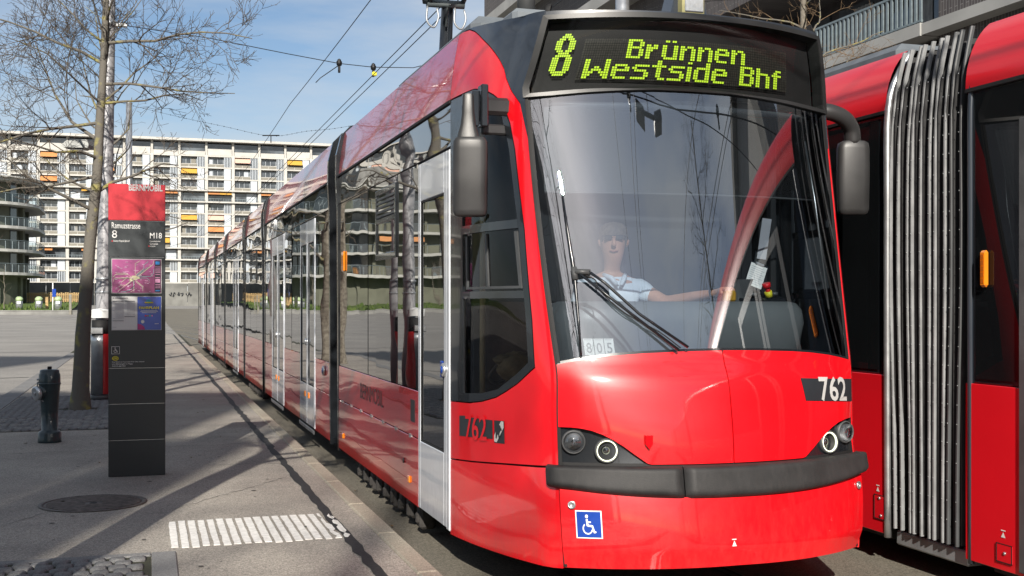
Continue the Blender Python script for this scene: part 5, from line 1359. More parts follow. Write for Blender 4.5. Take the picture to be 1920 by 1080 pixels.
for k in range(NFL):
    z = fz(k)
    for i in range(NB):
        x = xs0+i*PITCH
        if i < 4 and k > 9: continue
        if k in corr:
            if nwin < 290: inst("window", cw_me, T(x+.4, FY, z), ab); nwin += 1
            inst("balcony_railing", rl_me, T(x+.35, FY, z), ab)
            for h in (0, 1):
                if rb2.random() < .5: inst("awning", aw_s[rb2.choice("yyo")], T(x+.3+2.75*h, FY, z), ab)
                elif rb2.random() < .3: inst("screen", wl_me, T(x+.5+2.7*h, FY, z), ab)
            continue
        if nwin < 290: w_ = inst("window", win_me, T(x+.42, FY, z+.85), ab); nwin += 1; 
        if rb2.random() < .45: inst("curtain", rb2.choice(cu_mes), T(x+.42+rb2.choice((0, 1.1, 2.2)), FY, z+.85), ab)
        inst("window_frame", fr_me, T(x+.42, FY, z+.85), ab)
        inst("parapet", par_me, T(x+.42, FY, z), ab); inst("parapet_rail", pw_me, T(x+.40, FY, z), ab)
        inst("side_window", dk_me, T(x+4.0, FY, z), ab)
        inst("shutter_panel", st_me if rb2.random() < .45 else sh_me, T(x+4.05, FY, z), ab)
        if rb2.random() < .2: inst("awning", aw_mes[rb2.choice("yypppo")], T(x+.42, FY, z), ab)
for i in range(NB):                               # attic storey
    x = xs0+i*PITCH
    inst("attic_window", MB().box((x+.3, FY+1.2, ztop+.9), (x+PITCH-.3, FY+1.3, zroof-.9)).mesh("attic_window", farglass), Matrix(), ab)
    inst("attic_parapet", MB().box((x+.3, FY-.05, ztop+.2), (x+PITCH-.3, FY+.1, ztop+(1.1 if i % 3 else 1.7))).mesh("attic_parapet", concrete_w), Matrix(), ab)
for i in range(9): build("roof_vent", MB().box((xs0+6+i*15.3, FY+3, zroof), (xs0+7.5+i*15.3+(i % 3), FY+5, zroof+.5)), concrete_g, ab)

# ------------------------------------------------------------------ rounded apartment building on the left
RX0, RX1, RY0, RY1 = -58.0, at_Y(70, 400, 148).x, 142.0, 166.0
def ring(off, rad, n=9):
    pts = []
    for cx_, cy_, a0 in ((RX1-rad, RY0+rad, -90), (RX1-rad, RY1-rad, 0), (RX0+rad, RY1-rad, 90), (RX0+rad, RY0+rad, 180)):
        for i in range(n+1):
            a = R(a0+90*i/n); pts.append((cx_+(rad+off)*math.cos(a), cy_+(rad+off)*math.sin(a)))
    return pts
def ringslab(off, rad, z0, z1): return MB().prism([(x, y, z0) for x, y in ring(off, rad)], (0, 0, z1-z0))
cb = thing("rounded_building", "olive grey apartment building with rounded corner and stacked balconies at left", "building", ((RX0+RX1)/2, 154, 1.0))
levels = [H+z for z in (14.15, 11.4, 8.7, 6.05, 3.4)]
build("wall", ringslab(-2.0, 8, .5, levels[0]-.1), olive_wall, cb)
r8 = ring(-1.96, 8)
def along(pts, step):
    """points every step metres along the closed outline, with the outward normal"""
    res = []; acc = 0
    for (x0, y0), (x1, y1) in zip(pts, pts[1:]+pts[:1]):
        l = math.hypot(x1-x0, y1-y0)
        if l < 1e-6: continue
        while acc < l:
            t = acc/l; res.append((x0+(x1-x0)*t, y0+(y1-y0)*t, math.atan2((y1-y0), (x1-x0)))); acc += step
        acc -= l
    return res
wn_me = MB().box((-.62, -.05, .1), (.62, .06, 2.3)).mesh("window", farglass)
wn2 = MB().box((-.95, -.05, .1), (.95, .06, 2.3)).mesh("window", farglass)
pl_me = MB().box((-.22, -.35, 0), (.22, .25, 2.5)).mesh("wall_fin", olive_wall)
for k, z in enumerate(levels):
    sb_ = build("floor_slab", ringslab(.1, 8, z-.16, z+.16), slab_edge, cb)
    if k == 0: build("roof_edge", ringslab(.45, 8, z+.16, z+.34), slab_edge, cb)
    else:
        rail = MB(); rg = ring(0, 8)
        rail.tube([(x, y, z+1.15) for x, y in rg]+[(rg[0][0], rg[0][1], z+1.15)], .04, 4)
        for x, y, a in along(rg, .9):
            if y > 160: continue
            rail.box((-.025, -.025, .1), (.025, .025, 1.05), T(x, y, z) )
        build("railing", rail, railing_m, cb)
        gl2 = MB()
        pts = [(x, y) for x, y in rg if y < 160]
        build("railing_infill", MB().add([(x, y, z+.2) for x, y in rg]+[(x, y, z+1.05) for x, y in rg], [(i, i+1, len(rg)+i+1, len(rg)+i) for i in range(len(rg)-1) if rg[i][1] < 160]), MATS.get("rail_glass") or glass_mat("rail_glass", (.62, .68, .68), .04), cb)
    zb_ = z-2.65 if k < 4 else z-2.9
    if k < 4:
        for j, (x, y, a) in enumerate(along(r8, 3.4)):
            if y > 160: continue
            Mx = T(x, y, zb_+.18) @ Matrix.Rotation(a, 4, 'Z')
            inst("window", wn2 if j % 3 == 1 else wn_me, Mx, cb)
            if j % 2 == 0: inst("wall_fin", pl_me, T(x, y, zb_+.1) @ Matrix.Rotation(a, 4, 'Z') @ T(1.7, 0, 0), cb)
for j, (x, y, a) in enumerate(along(r8, 4.2)):
    if y < 160: inst("wall_fin", MB().box((-.3, -.3, 0), (.3, .25, levels[4]-1.2)).mesh("ground_fin", olive_wall) if j == 0 else bpy.data.meshes["ground_fin"], T(x, y, .8) @ Matrix.Rotation(a, 4, 'Z'), cb)
build("penthouse", MB().box((RX0+6, RY0+5, levels[0]+.3), (RX1-9, RY1-6, levels[0]+3.2)), concrete_g, cb)
build("terrace_railing", MB().tube([(x, y, levels[0]+1.3) for x, y in ring(-2.2, 7) if y < 160], .03, 4), railing_m, cb)
for i in range(5):
    x = RX1-9-i*8; build("balcony_awning", MB().prism([(x, RY0+.2, levels[2]-.5), (x, RY0-.1, levels[2]-1.0), (x, RY0-.1, levels[2]-1.1)], (3.2, 0, 0)), awn_o if i % 2 else awn_y, cb) if i in (1, 3) else None
build("balcony_chair", MB().rbox((RX1-8, RY0+.6, levels[4]+.2), (RX1-7.3, RY0+1.2, levels[4]+.9), .05), awn_o, cb)

# ------------------------------------------------------------------ lawn, walls, fence and small things in front of it
lawn = MB(); vs = []; LY = [125.4, 128, 132, 138, 146, 156, 170]; LZ = [.70, .78, .95, 1.2, 1.5, 1.7, 1.8]
for y, z in zip(LY, LZ):
    for i in range(25): vs.append((-140+i*5.52, y, z+.12*math.sin(i*1.3+y)))
lawn.add(vs, [(j*25+i, j*25+i+1, (j+1)*25+i+1, (j+1)*25+i) for j in range(len(LY)-1) for i in range(24)], True)
build("lawn", lawn, grass_m, kind='structure', fix=False)
gv = MB()
for i in range(1500):
    x = rb2.uniform(-60, -7.6); y = rb2.uniform(125.6, 150); z = .72+(y-125)*.036; h = rb2.uniform(.12, .35); a = rb2.uniform(0, 3.1)
    gv.add([(x-.2*math.cos(a), y-.2*math.sin(a), z-.1), (x+.2*math.cos(a), y+.2*math.sin(a), z-.1), (x+rb2.uniform(-.1, .1), y, z+h)], [(0, 1, 2)])
build("grass_tuft", gv, grass_m, kind='stuff', fix=False)
rx1 = at_z(112, 599, .3).x
tag(build("retaining_wall", MB().box((-140, 124.9, -.2), (rx1, 125.3, .80)).box((-140, 124.85, .80), (rx1+.02, 125.35, .88)), concrete_g), "low grey concrete wall in front of the lawn at the left edge", "wall")
build("verge", MB().grid(lambda a, b: (rx1+5.0*a, 121+8*b, .02+.55*b*(1-a*.4)), 8, 6), earth_m, kind='structure')
slope = MB().grid(lambda a, b: (-58-40*a, 150+60*b-20*a, 1+14*smooth(a)+.6*math.sin(7*b+3*a)), 12, 12)
build("slope", slope, earth_m, kind='structure')
yF = 152
f0, f1 = at_Y(50, 550, yF), at_Y(152, 550, yF)
fn_ = thing("wooden_fence", "light brown wooden picket fence behind the lawn beside the olive building", "fence", (f0.x, yF, 1.7))
pk = MB().box((0, 0, 1.7), (.16, .04, 2.85)).mesh("picket", wood_m)
npk = int((f1.x-f0.x)/.24)
for i in range(npk): inst("picket", pk, T(f0.x+i*.24, yF, rb2.uniform(-.06, .06)), fn_)
build("fence_rail", MB().box((f0.x, yF+.05, 2.0), (f1.x, yF+.1, 2.12)).box((f0.x, yF+.05, 2.55), (f1.x, yF+.1, 2.67)), wood_m, fn_)
w0, w1 = at_Y(40, 550, 172), at_Y(640, 550, 172)
cwl = thing("concrete_wall", "long grey concrete wall with scribbled graffiti at the end of the street", "wall", (w0.x, 172, 1.2))
n_p = 14
for i in range(n_p):
    a = w0.x+(w1.x-w0.x)*i/n_p; b = w0.x+(w1.x-w0.x)*(i+1)/n_p
    build("wall_panel", MB().box((a+.03, 172, 1.0), (b-.03, 172.3, at_Y(340, 531, 172).z+rb2.uniform(-.04, .04))), concrete_d, cwl)
gr = MB()
for x0 in (318, 326, 333, 341, 350, 357):
    pts = [at_Y(x0+rb2.uniform(-3, 4), 552+rb2.uniform(-4, 4), 171.94) for _ in range(5)]
    gr.tube(spline(pts, 4), .06, 4)
build("graffiti", gr, dark_p, cwl)
def container(px, py, lab):
    p = at_d(px, py, 124); p.z = .85
    c = thing("waste_container", lab, "waste container", p)
    build("column", MB().lathe([(.36,0),(.36,.95),(.30,1.0)], p, 16), steel, c)
    build("hood", MB().lathe([(.40,.98),(.38,1.25),(.2,1.42),(0,1.45)], p, 16), mat("hood_green", (.35,.45,.25), .5) if "hood_green" not in MATS else MATS["hood_green"], c)
    build("flap", MB().rbox((-.2,-.44,.65),(.2,-.34,.95),.02,T(*p)), white_p, c)
container(36, 580, "steel waste container with green hood, left one of three on the lawn")
container(73, 580, "steel waste container with green hood, middle one of three on the lawn")
container(109, 580, "steel waste container with green hood, right one of three beside the blue sign")
p = at_d(99, 598, 117); p.z = 0
sg = thing("sign_post", "thin pale sign post with a small blue sign before the lawn wall", "sign", p)
build("post", MB().tube([p, p+Vector((0,0,3.6))], .055, 8), white_p, sg); build("sign_board", MB().rbox((-.04,-.08,2.2),(.30,-.05,3.0),.02,T(*p)), blue_p, sg)
p = at_d(132, 596, 117); p.z = .1
cp = thing("concrete_post", "short pale post standing right of the blue sign by the verge", "post", p)
build("post_shaft", MB().rbox((-.12,-.12,0),(.12,.12,2.35),.03,T(*p)), parapet_m, cp)
p = at_d(88, 575, 126); p.z = .85
wp2 = thing("timber_post", "short dark timber post on the lawn between two waste containers", "post", p)
build("post_shaft", MB().rbox((-.14,-.14,0),(.14,.14,1.4),.02,T(*p)), wood_m, wp2)

# ------------------------------------------------------------------ dark brick building on the right
BX = 20.0
bk = thing("brick_building", "dark brick building with a steel railed balcony behind the second tram", "building", (BX, 10, 0))
bkm = bpy.data.materials.new("upright_bricks"); bkm.use_nodes = True
_t = bkm.node_tree; _b = _t.nodes["Principled BSDF"]; _b.inputs['Roughness'].default_value = .75
_tc = _t.nodes.new("ShaderNodeTexCoord"); _mp = _t.nodes.new("ShaderNodeMapping"); _mp.inputs['Rotation'].default_value = (0, R(90), 0)
_sep = _t.nodes.new("ShaderNodeSeparateXYZ"); _com = _t.nodes.new("ShaderNodeCombineXYZ")
_br = _t.nodes.new("ShaderNodeTexBrick"); _br.inputs['Scale'].default_value = 1.0; _br.inputs['Brick Width'].default_value = .50; _br.inputs['Row Height'].default_value = .11; _br.inputs['Mortar Size'].default_value = .008
_br.inputs['Color1'].default_value = (.055, .048, .050, 1); _br.inputs['Color2'].default_value = (.085, .075, .075, 1); _br.inputs['Mortar'].default_value = (.20, .195, .19, 1)
_t.links.new(_tc.outputs['Object'], _sep.inputs[0]); _t.links.new(_sep.outputs['Z'], _com.inputs['X']); _t.links.new(_sep.outputs['Y'], _com.inputs['Y'])
_t.links.new(_com.outputs[0], _br.inputs['Vector']); _t.links.new(_br.outputs['Color'], _b.inputs['Base Color'])
_bp = _t.nodes.new("ShaderNodeBump"); _bp.inputs['Strength'].default_value = .5; _bp.inputs['Distance'].default_value = .01; _bp.invert = True
_t.links.new(_br.outputs['Fac'], _bp.inputs['Height']); _t.links.new(_bp.outputs[0], _b.inputs['Normal'])
yb0, yb1 = at_X(1760, 300, BX).y, at_X(1500, 300, BX).y
zb = at_X(1650, 82, BX).z; zt_ = at_X(1650, 18, BX).z
build("wall", MB().box((BX, -4, 0), (BX+18, yb0, 24)).box((BX, yb1+6, 0), (BX+18, 70, 24)), bkm, bk)
build("wall", MB().box((BX, yb0, 0), (BX+18, yb1+6, zb-.55)).box((BX, yb0, zb+3.1), (BX+18, yb1+6, 24)), bkm, bk)
build("recess", MB().box((BX+3.0, yb0, zb), (BX+3.2, yb1+6, zb+3.1)).box((BX+.1, yb0-.02, zb), (BX+3, yb0+.1, zb+3.1)), brick_m, bk)
for i in range(4): build("window", MB().box((BX+2.93, yb0+.8+i*3, zb+.1), (BX+2.98, yb0+3.2+i*3, zb+2.7)), farglass, bk)
for i in range(3): build("curtain", MB().grid(lambda a, b, i=i: (BX+2.9+.03*math.sin(a*30), yb0+1+i*3.1+1.0*a, zb+.15+2.4*b), 24, 1), mat("curtain_white" + str(i), (.30,.30,.30), .9), bk)
build("balcony_slab", MB().box((BX-.55, yb0+.05, zb-.36), (BX+3, yb1+6, zb-.02)), white_slab, bk)
build("fascia", MB().box((BX-.5, -4, zb-.34), (BX-.0, yb0+.04, zb-.04)), white_slab, bk)
rlb = MB().box((-.02, -.045, 0), (.02, .045, zt_-zb-.05)).mesh("railing_bar", railing_m)
nb = int((yb1+6-yb0)/.21)
for i in range(min(nb, 110)): inst("railing_bar", rlb, T(BX-.48, yb0+.1+i*.21, zb), bk)
build("railing_rail", MB().box((BX-.51, yb0+.05, zt_-.06), (BX-.45, yb1+6, zt_)).box((BX-.51, yb0+.05, zb+.02), (BX-.45, yb1+6, zb+.07)), railing_m, bk)
# pale projecting roof edge further along
for zz in (at_X(1130, 20, BX).z, at_X(1130, 20, BX).z+3.2):
    build("cornice", MB().box((BX-1.2, yb1+6.1, zz-.55), (BX+1, 70, zz)), white_slab, bk)
for i in range(8): build("window", MB().box((BX-.03, yb1+7.5+i*3.4, zb+2.2), (BX-.0, yb1+9.6+i*3.4, zb+4.4)), farglass, bk)
build("wall_upper", MB().box((BX-.1, -4.1, 24.0), (BX+18, 70, 24.4)), white_slab, bk)
p3 = at_d(1167, 20, 24)
sp3 = thing("silver_pole", "silver round pole behind the roof of the tram with yellow display", "pole", (p3.x, p3.y, 0))
build("pole_tube", MB().tube([(p3.x, p3.y, 0), (p3.x, p3.y, 10)], .14, 16), alu, sp3)

gh = thing("gabled_house", "pale grey house with a steep gable behind the viewer on the right", "building", (BX, -12, 0))
build("wall", MB().prism([(BX+.6, -18, 0), (BX+.6, -6, 0), (BX+.6, -6, 11.5), (BX+.6, -11.4, 17.6), (BX+.6, -18, 11.5)], (16, 0, 0)), white_slab, gh)
build("roof", MB().prism([(BX-.2, -5.4, 11.0), (BX-.2, -11.4, 17.9), (BX-.2, -18.6, 11.0), (BX-.2, -18.9, 11.5), (BX-.2, -11.4, 18.6), (BX-.2, -5.1, 11.5)], (17, 0, 0)), concrete_g, gh)
for i in range(3):
    for k in range(3): build("window", MB().box((BX+.54, -16.5+3.6*i, 1.5+3.2*k), (BX+.62, -14.9+3.6*i, 3.4+3.2*k)), farglass, gh)
# unseen blocks added behind the viewer, sized to shade the ground at left
def cam2w(r, d): return Vector((r*cs+d*sn, d*cs-r*sn, 0))
def block(name, lab, r0, r1, d0, d1, h, m):
    b = thing(name, lab, "building", cam2w((r0+r1)/2, d0))
    P = [cam2w(r, d) for r, d in ((r0, d0), (r1, d0), (r1, d1), (r0, d1))]
    build("wall", MB().prism(P, (0, 0, h)), m, b)
    nfl = int(h/3); ux = (P[1]-P[0]).normalized(); nn = (P[2]-P[1]).normalized()
    ang = math.atan2(ux.y, ux.x)
    wm = MB().box((0, -.06, 0), (1.4, .06, 1.5)).mesh("window", farglass)
    n = int((r1-r0)/2.6)
    for k in range(nfl):
        for i in range(n): inst("window", wm, T(*(P[2+0] - ux*(1.9+i*2.6) + nn*.02 + Vector((0, 0, 1+3*k)))) @ Matrix.Rotation(ang, 4, 'Z'), b)
    build("roof", MB().prism([q+Vector((0, 0, h)) for q in P], (0, 0, .3)), concrete_g, b)
    return b
TE = math.tan(SUN_EL)
block("grey_shade_block", "unseen grey block added behind the viewer to shade the left of the platform", -14.5, -3.95, -30, -22, (20.0+22)*TE, concrete_g)  # added shadow caster, height set by how far its shade reaches
block("low_shade_block", "unseen lower grey block added behind the viewer to shade the foot of the stop pillar", -3.93, -2.80, -30, -22, (12.9+22)*TE, concrete_g)  # narrow extra caster, carries the shade up to the stop pillar
block("pale_shade_block", "unseen taller pale block added behind the viewer to shade the plaza at far left", -40, -12.5, -46, -34, (34.5+34)*TE, concrete_w)  # added caster for the long shade on the plaza

# ------------------------------------------------------------------ trees
def tree(name, lab, base, height, rad, seed, lean=(0, 0), trunk_pts=None, limbs=None, nlimb=22, first=.3, spread=1., twm=twig_m, trm=bark_m, group=None, depth=3, dens=1., taper=(.80, 1.15)):
    rg = random.Random(seed)
    t = thing(name, lab, "tree", base, group)
    base = Vector(base)
    if trunk_pts is None:
        trunk_pts = [base+Vector((lean[0]*h+rg.uniform(-.06, .06)*(h > 0), lean[1]*h+rg.uniform(-.06, .06)*(h > 0), height*h)) for h in [i/8 for i in range(9)]]
    tp = spline(trunk_pts, 3)
    n = len(tp)
    rads = [rad*(1.18 if i == 0 else 1)*(1-taper[0]*(i/(n-1))**taper[1]) for i in range(n)]
    tr = MB()
    if rad > .05:                              # knobbly bark outline
        vs = []; m_ = 12
        for i, p in enumerate(tp):
            for k in range(m_):
                a = 2*math.pi*k/m_; r_ = rads[i]*(1+.10*mnoise.noise(Vector((k*1.3, i*.8, seed))))
                vs.append(p+Vector((math.cos(a)*r_, math.sin(a)*r_, 0)))
        tr.add(vs, [(i*m_+k, i*m_+(k+1) % m_, (i+1)*m_+(k+1) % m_, (i+1)*m_+k) for i in range(n-1) for k in range(m_)], True)
    build("trunk", tr, trm, t, fix=False)
    big = MB(); fine = MB()
    cnt = [0]
    def branch(p, d, length, r, lv):
        k = max(3, int(length/.32)) if lv < 3 else 3
        pts = [p]; q = p.copy(); dd = d.copy()
        for i in range(k):
            dd = (dd+Vector((rg.gauss(0, .20), rg.gauss(0, .20), rg.gauss(.02, .17)+(.05 if lv > 0 else .01)))).normalized()
            q = q+dd*(length/k); pts.append(q.copy())
        rs = [max(.003, r*(1-.75*i/k)) for i in range(k+1)]
        (big if lv == 0 else fine).tube(pts, rs, 7 if lv == 0 else (4 if lv == 1 else 3), caps=False)
        cnt[0] += k
        if lv < depth:
            nc = int((length/(.34 if lv == 0 else .20 if lv == 1 else .15))*dens)
            for c in range(nc):
                f = rg.uniform(.18, 1.0); i = min(k-1, int(f*k)); pp = pts[i].lerp(pts[i+1], f*k-i)
                ax = (pts[i+1]-pts[i]).normalized(); o = ax.orthogonal().normalized(); o.rotate(Matrix.Rotation(rg.uniform(0, 6.28), 3, ax))
                nd = (ax*rg.uniform(.5, 1.0)+o*rg.uniform(.6, 1.0)).normalized()
                branch(pp, nd, length*rg.uniform(.34, .68)*(1-.4*f), max(.0036, rs[i]*.5), lv+1)
    if limbs:
        for (f, dx, ln, rr_) in limbs:
            i = min(n-1, int(f*(n-1))); branch(tp[i], Vector(dx).normalized(), ln, rr_, 0)
    ga = rg.uniform(0, 6.28)
    for j in range(nlimb):
        f = first+(1-first)*((j+.5)/nlimb); i = min(n-1, int(f*(n-1)))
        ga += 2.4+rg.uniform(-.4, .4)
        up = .25+.7*f
        branch(tp[i], Vector((math.cos(ga), math.sin(ga), up)).normalized(), spread*height*rg.uniform(.20, .32)*(1.1-.6*f), rads[i]*rg.uniform(.28, .42), 0)
    build("limb", big, lichen_m if trm is lichen_m or trm is bark_m else twm, t, fix=False)
    build("crown", fine, twm, t, fix=False)
    return t
dB = tb.y*cs+tb.x*sn
tpts = [at_d(x, y, dB) for x, y in ((150, 769), (154, 660), (160, 560), (171, 430), (182, 330), (187, 230), (194, 120), (199, 0), (205, -130), (208, -300))]
def toward(x0, y0, x1, y1, dd=0.): return (at_d(x1, y1, dB+dd)-at_d(x0, y0, dB))
limbs = [(.50, toward(188, 148, 140, 130, -.5), 1.5, .026), (.53, toward(186, 150, 60, 50, .3), 2.3, .028), (.46, toward(186, 160, 100, 190, -.6), 1.9, .024), (.62, toward(192, 80, 165, 10), 1.6, .024),
         (.60, toward(196, 90, 265, 75, .3), 1.6, .022), (.66, toward(200, 30, 330, 60, .4), 1.9, .024), (.44, toward(190, 240, 260, 190, .6), 1.6, .03), (.40, toward(180, 260, 90, 240, -.5), 1.4, .03), (.56, toward(190, 110, 20, 170, .4), 2.4, .026), (.70, toward(195, 0, 60, -40), 2.2, .026), (.72, toward(200, -20, 340, -10), 2.2, .026)]
tree("bare_tree", "bare street tree with lichen spotted trunk in front of the pale mast", (tb.x, tb.y, 0), 9, .138, 5, trunk_pts=tpts, limbs=limbs, nlimb=16, first=.56, trm=lichen_m, dens=1.9, taper=(.80, .62))
tree("bare_tree", "bare street tree just outside the left edge whose shadow crosses the platform", (-.92, 5.75, 0), 10, .16, 9, nlimb=26, first=.34, dens=1.5, group=None)
tree("bare_tree", "bare street tree further along the platform behind the stop pillar", (-.95, 30, 0), 9, .15, 14, nlimb=18, first=.28, dens=.8)
tree("bare_tree", "tall bare street tree behind the viewer on the platform", (-7.2, -20.0, 0), 19, .26, 17, nlimb=20, first=.3, dens=.7)
tree("bare_tree", "bare tree behind the viewer by the houses", (-5.5, -9.0, 0), 11, .18, 18, nlimb=20, first=.3, dens=.7)
tree("bare_tree", "thin bare tree with orange brown twigs in front of the brick building", (15.5, 25.5, 0), 12.5, .16, 23, nlimb=26, first=.4, twm=twig_brown, dens=.9)
tree("bare_tree", "tall bare tree behind the viewer near the brick building", (13.2, -12.0, 0), 15, .17, 29, nlimb=26, first=.3, dens=1.1, depth=3)
for i, (x, y, h) in enumerate(((-14, 131, 4.5), (-30, 139, 6), (-2, 168, 5))):
    tree("young_tree", ["small leafless tree on the lawn near the waste containers", "leafless tree before the olive building outside the left edge", "small leafless tree before the graffiti wall"][i], (x, y, 1.0), h, .06, 40+i, nlimb=10, first=.3, depth=2, dens=.5)

# ------------------------------------------------------------------ the driver
def skin_body(name, joints, edges, root, m, parent, sub=2):
    me = bpy.data.meshes.new(name); me.from_pydata([j[0] for j in joints], edges, [])
    o = bpy.data.objects.new(name+"_tmp", me); COL.objects.link(o)
    md = o.modifiers.new("skin", 'SKIN')
    for i, j in enumerate(joints):
        sv = me.skin_vertices[0].data[i]; r = j[1]; sv.radius = r if isinstance(r, tuple) else (r, r); sv.use_root = (i == root)
    md.use_smooth_shade = True
    s_ = o.modifiers.new("sub", 'SUBSURF'); s_.levels = sub; s_.render_levels = sub
    dg = bpy.context.evaluated_depsgraph_get()
    res = bpy.data.meshes.new_from_object(o.evaluated_get(dg)); res.name = name
    bpy.data.objects.remove(o); bpy.data.meshes.remove(me)
    res.materials.clear(); res.materials.append(m)
    for p in res.polygons: p.use_smooth = True
    return link(name, res, parent)
PX, PY = 2.90, 7.10
def q(x, y, z): return (PX+x, PY+y, H+z)
pr = thing("person", "driver in pale polo shirt and sunglasses sitting behind the tram windscreen", "person", (PX, PY, H-.5))
hand = (3.40-PX, 6.47-PY, .075)
J = [(q(0,.10,-.48),(.16,.12)), (q(0,.08,-.22),(.15,.12)), (q(0,.04,.02),(.17,.12)), (q(0,.03,.13),(.12,.09)), (q(0,.03,.205),(.048,.050)), (q(-.008,-.02,.295),(.062,.076)), (q(-.006,-.012,.37),(.086,.096)), (q(0,.004,.455),(.088,.104)),
     (q(.19,.03,.10),(.062,.062)), (q(.31,-.14,.005),(.046,.046)), (q(.41,-.38,.045),(.040,.036)), (q(hand[0]-.03,hand[1]+.10,hand[2]-.01),(.027,.024)), (q(hand[0],hand[1]+.03,hand[2]+.005),(.034,.022)),
     (q(-.19,.03,.10),(.062,.062)), (q(-.27,-.06,-.16),(.046,.046)), (q(-.18,-.26,-.30),(.038,.036)), (q(-.12,-.36,-.32),(.027,.024)), (q(-.09,-.43,-.33),(.034,.022)),
     (q(.11,-.1,-.50),(.09,.09)), (q(.16,-.48,-.48),(.065,.065)), (q(.16,-.52,-.95),(.05,.05)), (q(.16,-.62,-1.2),(.04,.035)),
     (q(-.11,-.1,-.50),(.09,.09)), (q(-.16,-.48,-.48),(.065,.065)), (q(-.16,-.52,-.95),(.05,.05)), (q(-.16,-.62,-1.2),(.04,.035))]
E_ = [(0,1),(1,2),(2,3),(3,4),(4,5),(5,6),(6,7),(3,8),(8,9),(9,10),(10,11),(11,12),(3,13),(13,14),(14,15),(15,16),(16,17),(0,18),(18,19),(19,20),(20,21),(0,22),(22,23),(23,24),(24,25)]
# fingers: rooted in the palm, curled round the lever
def fingers(base, palm_i, side):
    b = Vector(base)
    for k in range(4):
        o = Vector(((k-1.5)*.019*side, 0, 0)); ln = (.034, .040, .037, .029)[k]
        i0 = len(J)
        J.append((tuple(b+o+Vector((0,-.030,.012))), (.0095,.0095))); J.append((tuple(b+o+Vector((0,-.030-ln*.8,.004))), (.009,.009))); J.append((tuple(b+o+Vector((0,-.030-ln*.95,-.026))), (.008,.008)))
        E_.extend([(palm_i, i0), (i0, i0+1), (i0+1, i0+2)])
    i0 = len(J)
    J.append((tuple(b+Vector((-.036*side,-.005,-.004))), (.011,.011))); J.append((tuple(b+Vector((-.046*side,-.038,-.016))), (.009,.009)))
    E_.extend([(palm_i, i0), (i0, i0+1)])
fingers(q(*(hand[0], hand[1]+.03, hand[2]+.005)), 12, 1); fingers(q(-.09,-.43,-.33), 17, -1)
body = skin_body("body", J, E_, 0, skin_m, pr, 2)
SJ = [(q(0,.10,-.46),(.185,.145)), (q(0,.08,-.22),(.175,.142)), (q(0,.04,.02),(.195,.140)), (q(0,.03,.115),(.145,.11)), (q(0,.028,.175),(.082,.078)),
      (q(.19,.03,.095),(.082,.080)), (q(.265,-.075,.035),(.075,.072)), (q(-.19,.03,.095),(.082,.080)), (q(-.25,-.03,-.07),(.075,.072))]
skin_body("polo_shirt", SJ, [(0,1),(1,2),(2,3),(3,4),(3,5),(5,6),(3,7),(7,8)], 0, shirt_m, pr, 2)
build("collar", MB().tube([q(-.075,-.02,.185), q(-.045,-.08,.165), q(-.01,-.105,.11)], [.016,.018,.010], 6).tube([q(.075,-.02,.185), q(.045,-.08,.165), q(.01,-.105,.11)], [.016,.018,.010], 6), shirt_m, pr)
skin_body("trousers", [(q(0,.1,-.49),(.18,.14)), (q(.11,-.1,-.50),(.105,.1)), (q(.16,-.48,-.48),(.08,.08)), (q(.16,-.52,-1.1),(.065,.065)), (q(-.11,-.1,-.50),(.105,.1)), (q(-.16,-.48,-.48),(.08,.08)), (q(-.16,-.52,-1.1),(.065,.065))], [(0,1),(1,2),(2,3),(0,4),(4,5),(5,6)], 0, dark_cloth, pr, 2)
hd = Vector(q(0,-.008,.40)); _n0 = len(bpy.data.objects)
TH = R(-21)
def turn(o):
    o.matrix_basis = Matrix.Translation(hd) @ Matrix.Rotation(TH, 4, 'Z') @ Matrix.Translation(-hd)
    return o
turn(build("hair", MB().lathe([(.088,-.03),(.098,.02),(.098,.055),(.085,.09),(.055,.115),(0,.125)], hd+Vector((0,.022,.008)), 20, caps=False), hair_m, pr))
turn(build("nose", MB().tube([hd+Vector((0,-.095,.02)), hd+Vector((0,-.118,-.025)), hd+Vector((0,-.098,-.035))], [.010,.016,.012], 8), skin_m, pr))
for s in (-1, 1):
    turn(build("ear", MB().lathe([(.001,-.03),(.018,-.01),(.02,.015),(.001,.032)], hd+Vector((.083*s,.01,-.005)), 8), skin_m, pr))
turn(build("mouth", MB().tube([hd+Vector((-.028,-.088,-.062)), hd+Vector((0,-.096,-.066)), hd+Vector((.028,-.088,-.062))], [.003,.006,.003], 6), mat("lips", (.30,.10,.08), .5), pr))
turn(build("sunglasses", MB().rbox((-.060,-.102,.010),(-.012,-.092,.040),.01,T(*hd)).rbox((.012,-.102,.010),(.060,-.092,.040),.01,T(*hd)).tube([hd+Vector((-.01,-.1,.035)), hd+Vector((.01,-.1,.035))], .004, 5).tube([hd+Vector((-.066,-.095,.035)), hd+Vector((-.088,.01,.03))], .004, 5).tube([hd+Vector((.066,-.095,.035)), hd+Vector((.088,.01,.03))], .004, 5), blackframe, pr))
build("wristwatch", MB().lathe([(.031,-.012),(.034,-.012),(.034,.012),(.031,.012)], Vector(q(hand[0]-.035,hand[1]+.12,hand[2]-.01)), 14, axis='y'), seal, pr)
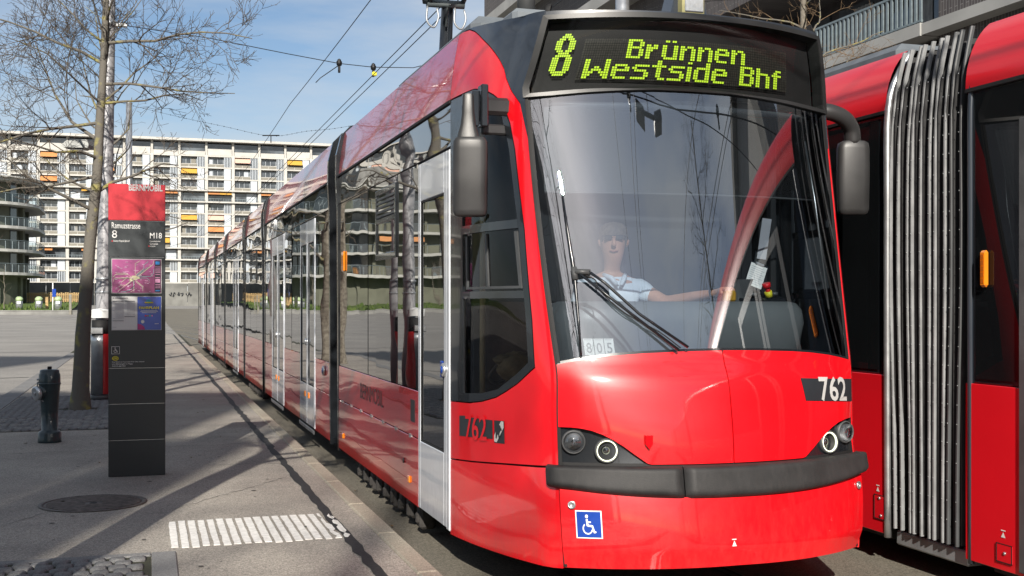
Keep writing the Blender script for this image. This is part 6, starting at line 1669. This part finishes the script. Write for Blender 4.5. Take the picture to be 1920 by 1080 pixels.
# clipboard on the dashboard
ca = at_Y(1418, 516, 6.56); M = T(*ca) @ Matrix.Rotation(-YAW, 4, 'Z') @ Matrix.Rotation(R(22), 4, 'Y') @ Matrix.Rotation(R(-25), 4, 'X')
cbd = thing("clipboard", "black clipboard with white printed sheet propped on the dashboard", "clipboard", ca)
build("board", MB().rbox((-.062,0,-.10),(.062,.006,.09),.004,M), blackframe, cbd)
build("sheet", MB().rbox((-.054,-.004,-.085),(.054,.0,.075),.001,M), paper_m, cbd)
rl = MB()
for i in range(9): rl.box((-.044,-.0052,-.07+i*.015),(.030+.012*(i % 2),-.0045,-.066+i*.015),M)
build("printed_line", rl, ink2, cbd); build("clip", MB().rbox((-.03,-.012,.068),(.03,0,.088),.004,M), alu, cbd)
cc = at_Y(1433, 448, 6.62); M = T(*cc) @ Matrix.Rotation(-YAW, 4, 'Z') @ Matrix.Rotation(R(8), 4, 'Y')
nc = thing("notice_card", "tall grey notice card hanging above the clipboard inside the cab", "notice", cc)
build("card", MB().rbox((-.030,0,-.13),(.030,.004,.13),.002,M), ink2, nc); build("card_holder", MB().rbox((-.04,.006,-.20),(.04,.02,-.08),.004,M), blackframe, nc)
bc = at_Y(972, 690, 6.75); bc.x = 2.13
bg2 = thing("bag", "crumpled brown bag lying behind the lower cab side window", "bag", bc)
def blob(c, r, seed, sq=(1, 1, .8)):
    mb = MB(); n, m_ = 22, 14
    def fnb(a, b):
        th = 2*math.pi*a; ph = math.pi*b; v = Vector((math.sin(ph)*math.cos(th), math.sin(ph)*math.sin(th), -math.cos(ph)))
        k = r*(1+.22*mnoise.noise(v*2.2+Vector((seed, 0, 0)))+.10*mnoise.noise(v*6+Vector((0, seed, 0))))
        return Vector(c)+Vector((v.x*sq[0], v.y*sq[1], v.z*sq[2]))*k
    return mb.grid(fnb, n, m_)
build("pouch", blob(bc, .12, 3), bag_m, bg2); build("flap", blob(bc+Vector((-.05,.03,.05)), .07, 7, (1.2,1,.5)), bag_m, bg2)
build("strap", MB().tube(spline([bc+Vector((-.08,.05,.04)), bc+Vector((-.14,.1,-.05)), bc+Vector((-.08,.16,-.10)), bc+Vector((0,.12,-.06))], 5), .012, 6), mat("strap_leather", (.07,.04,.02), .6), bg2)
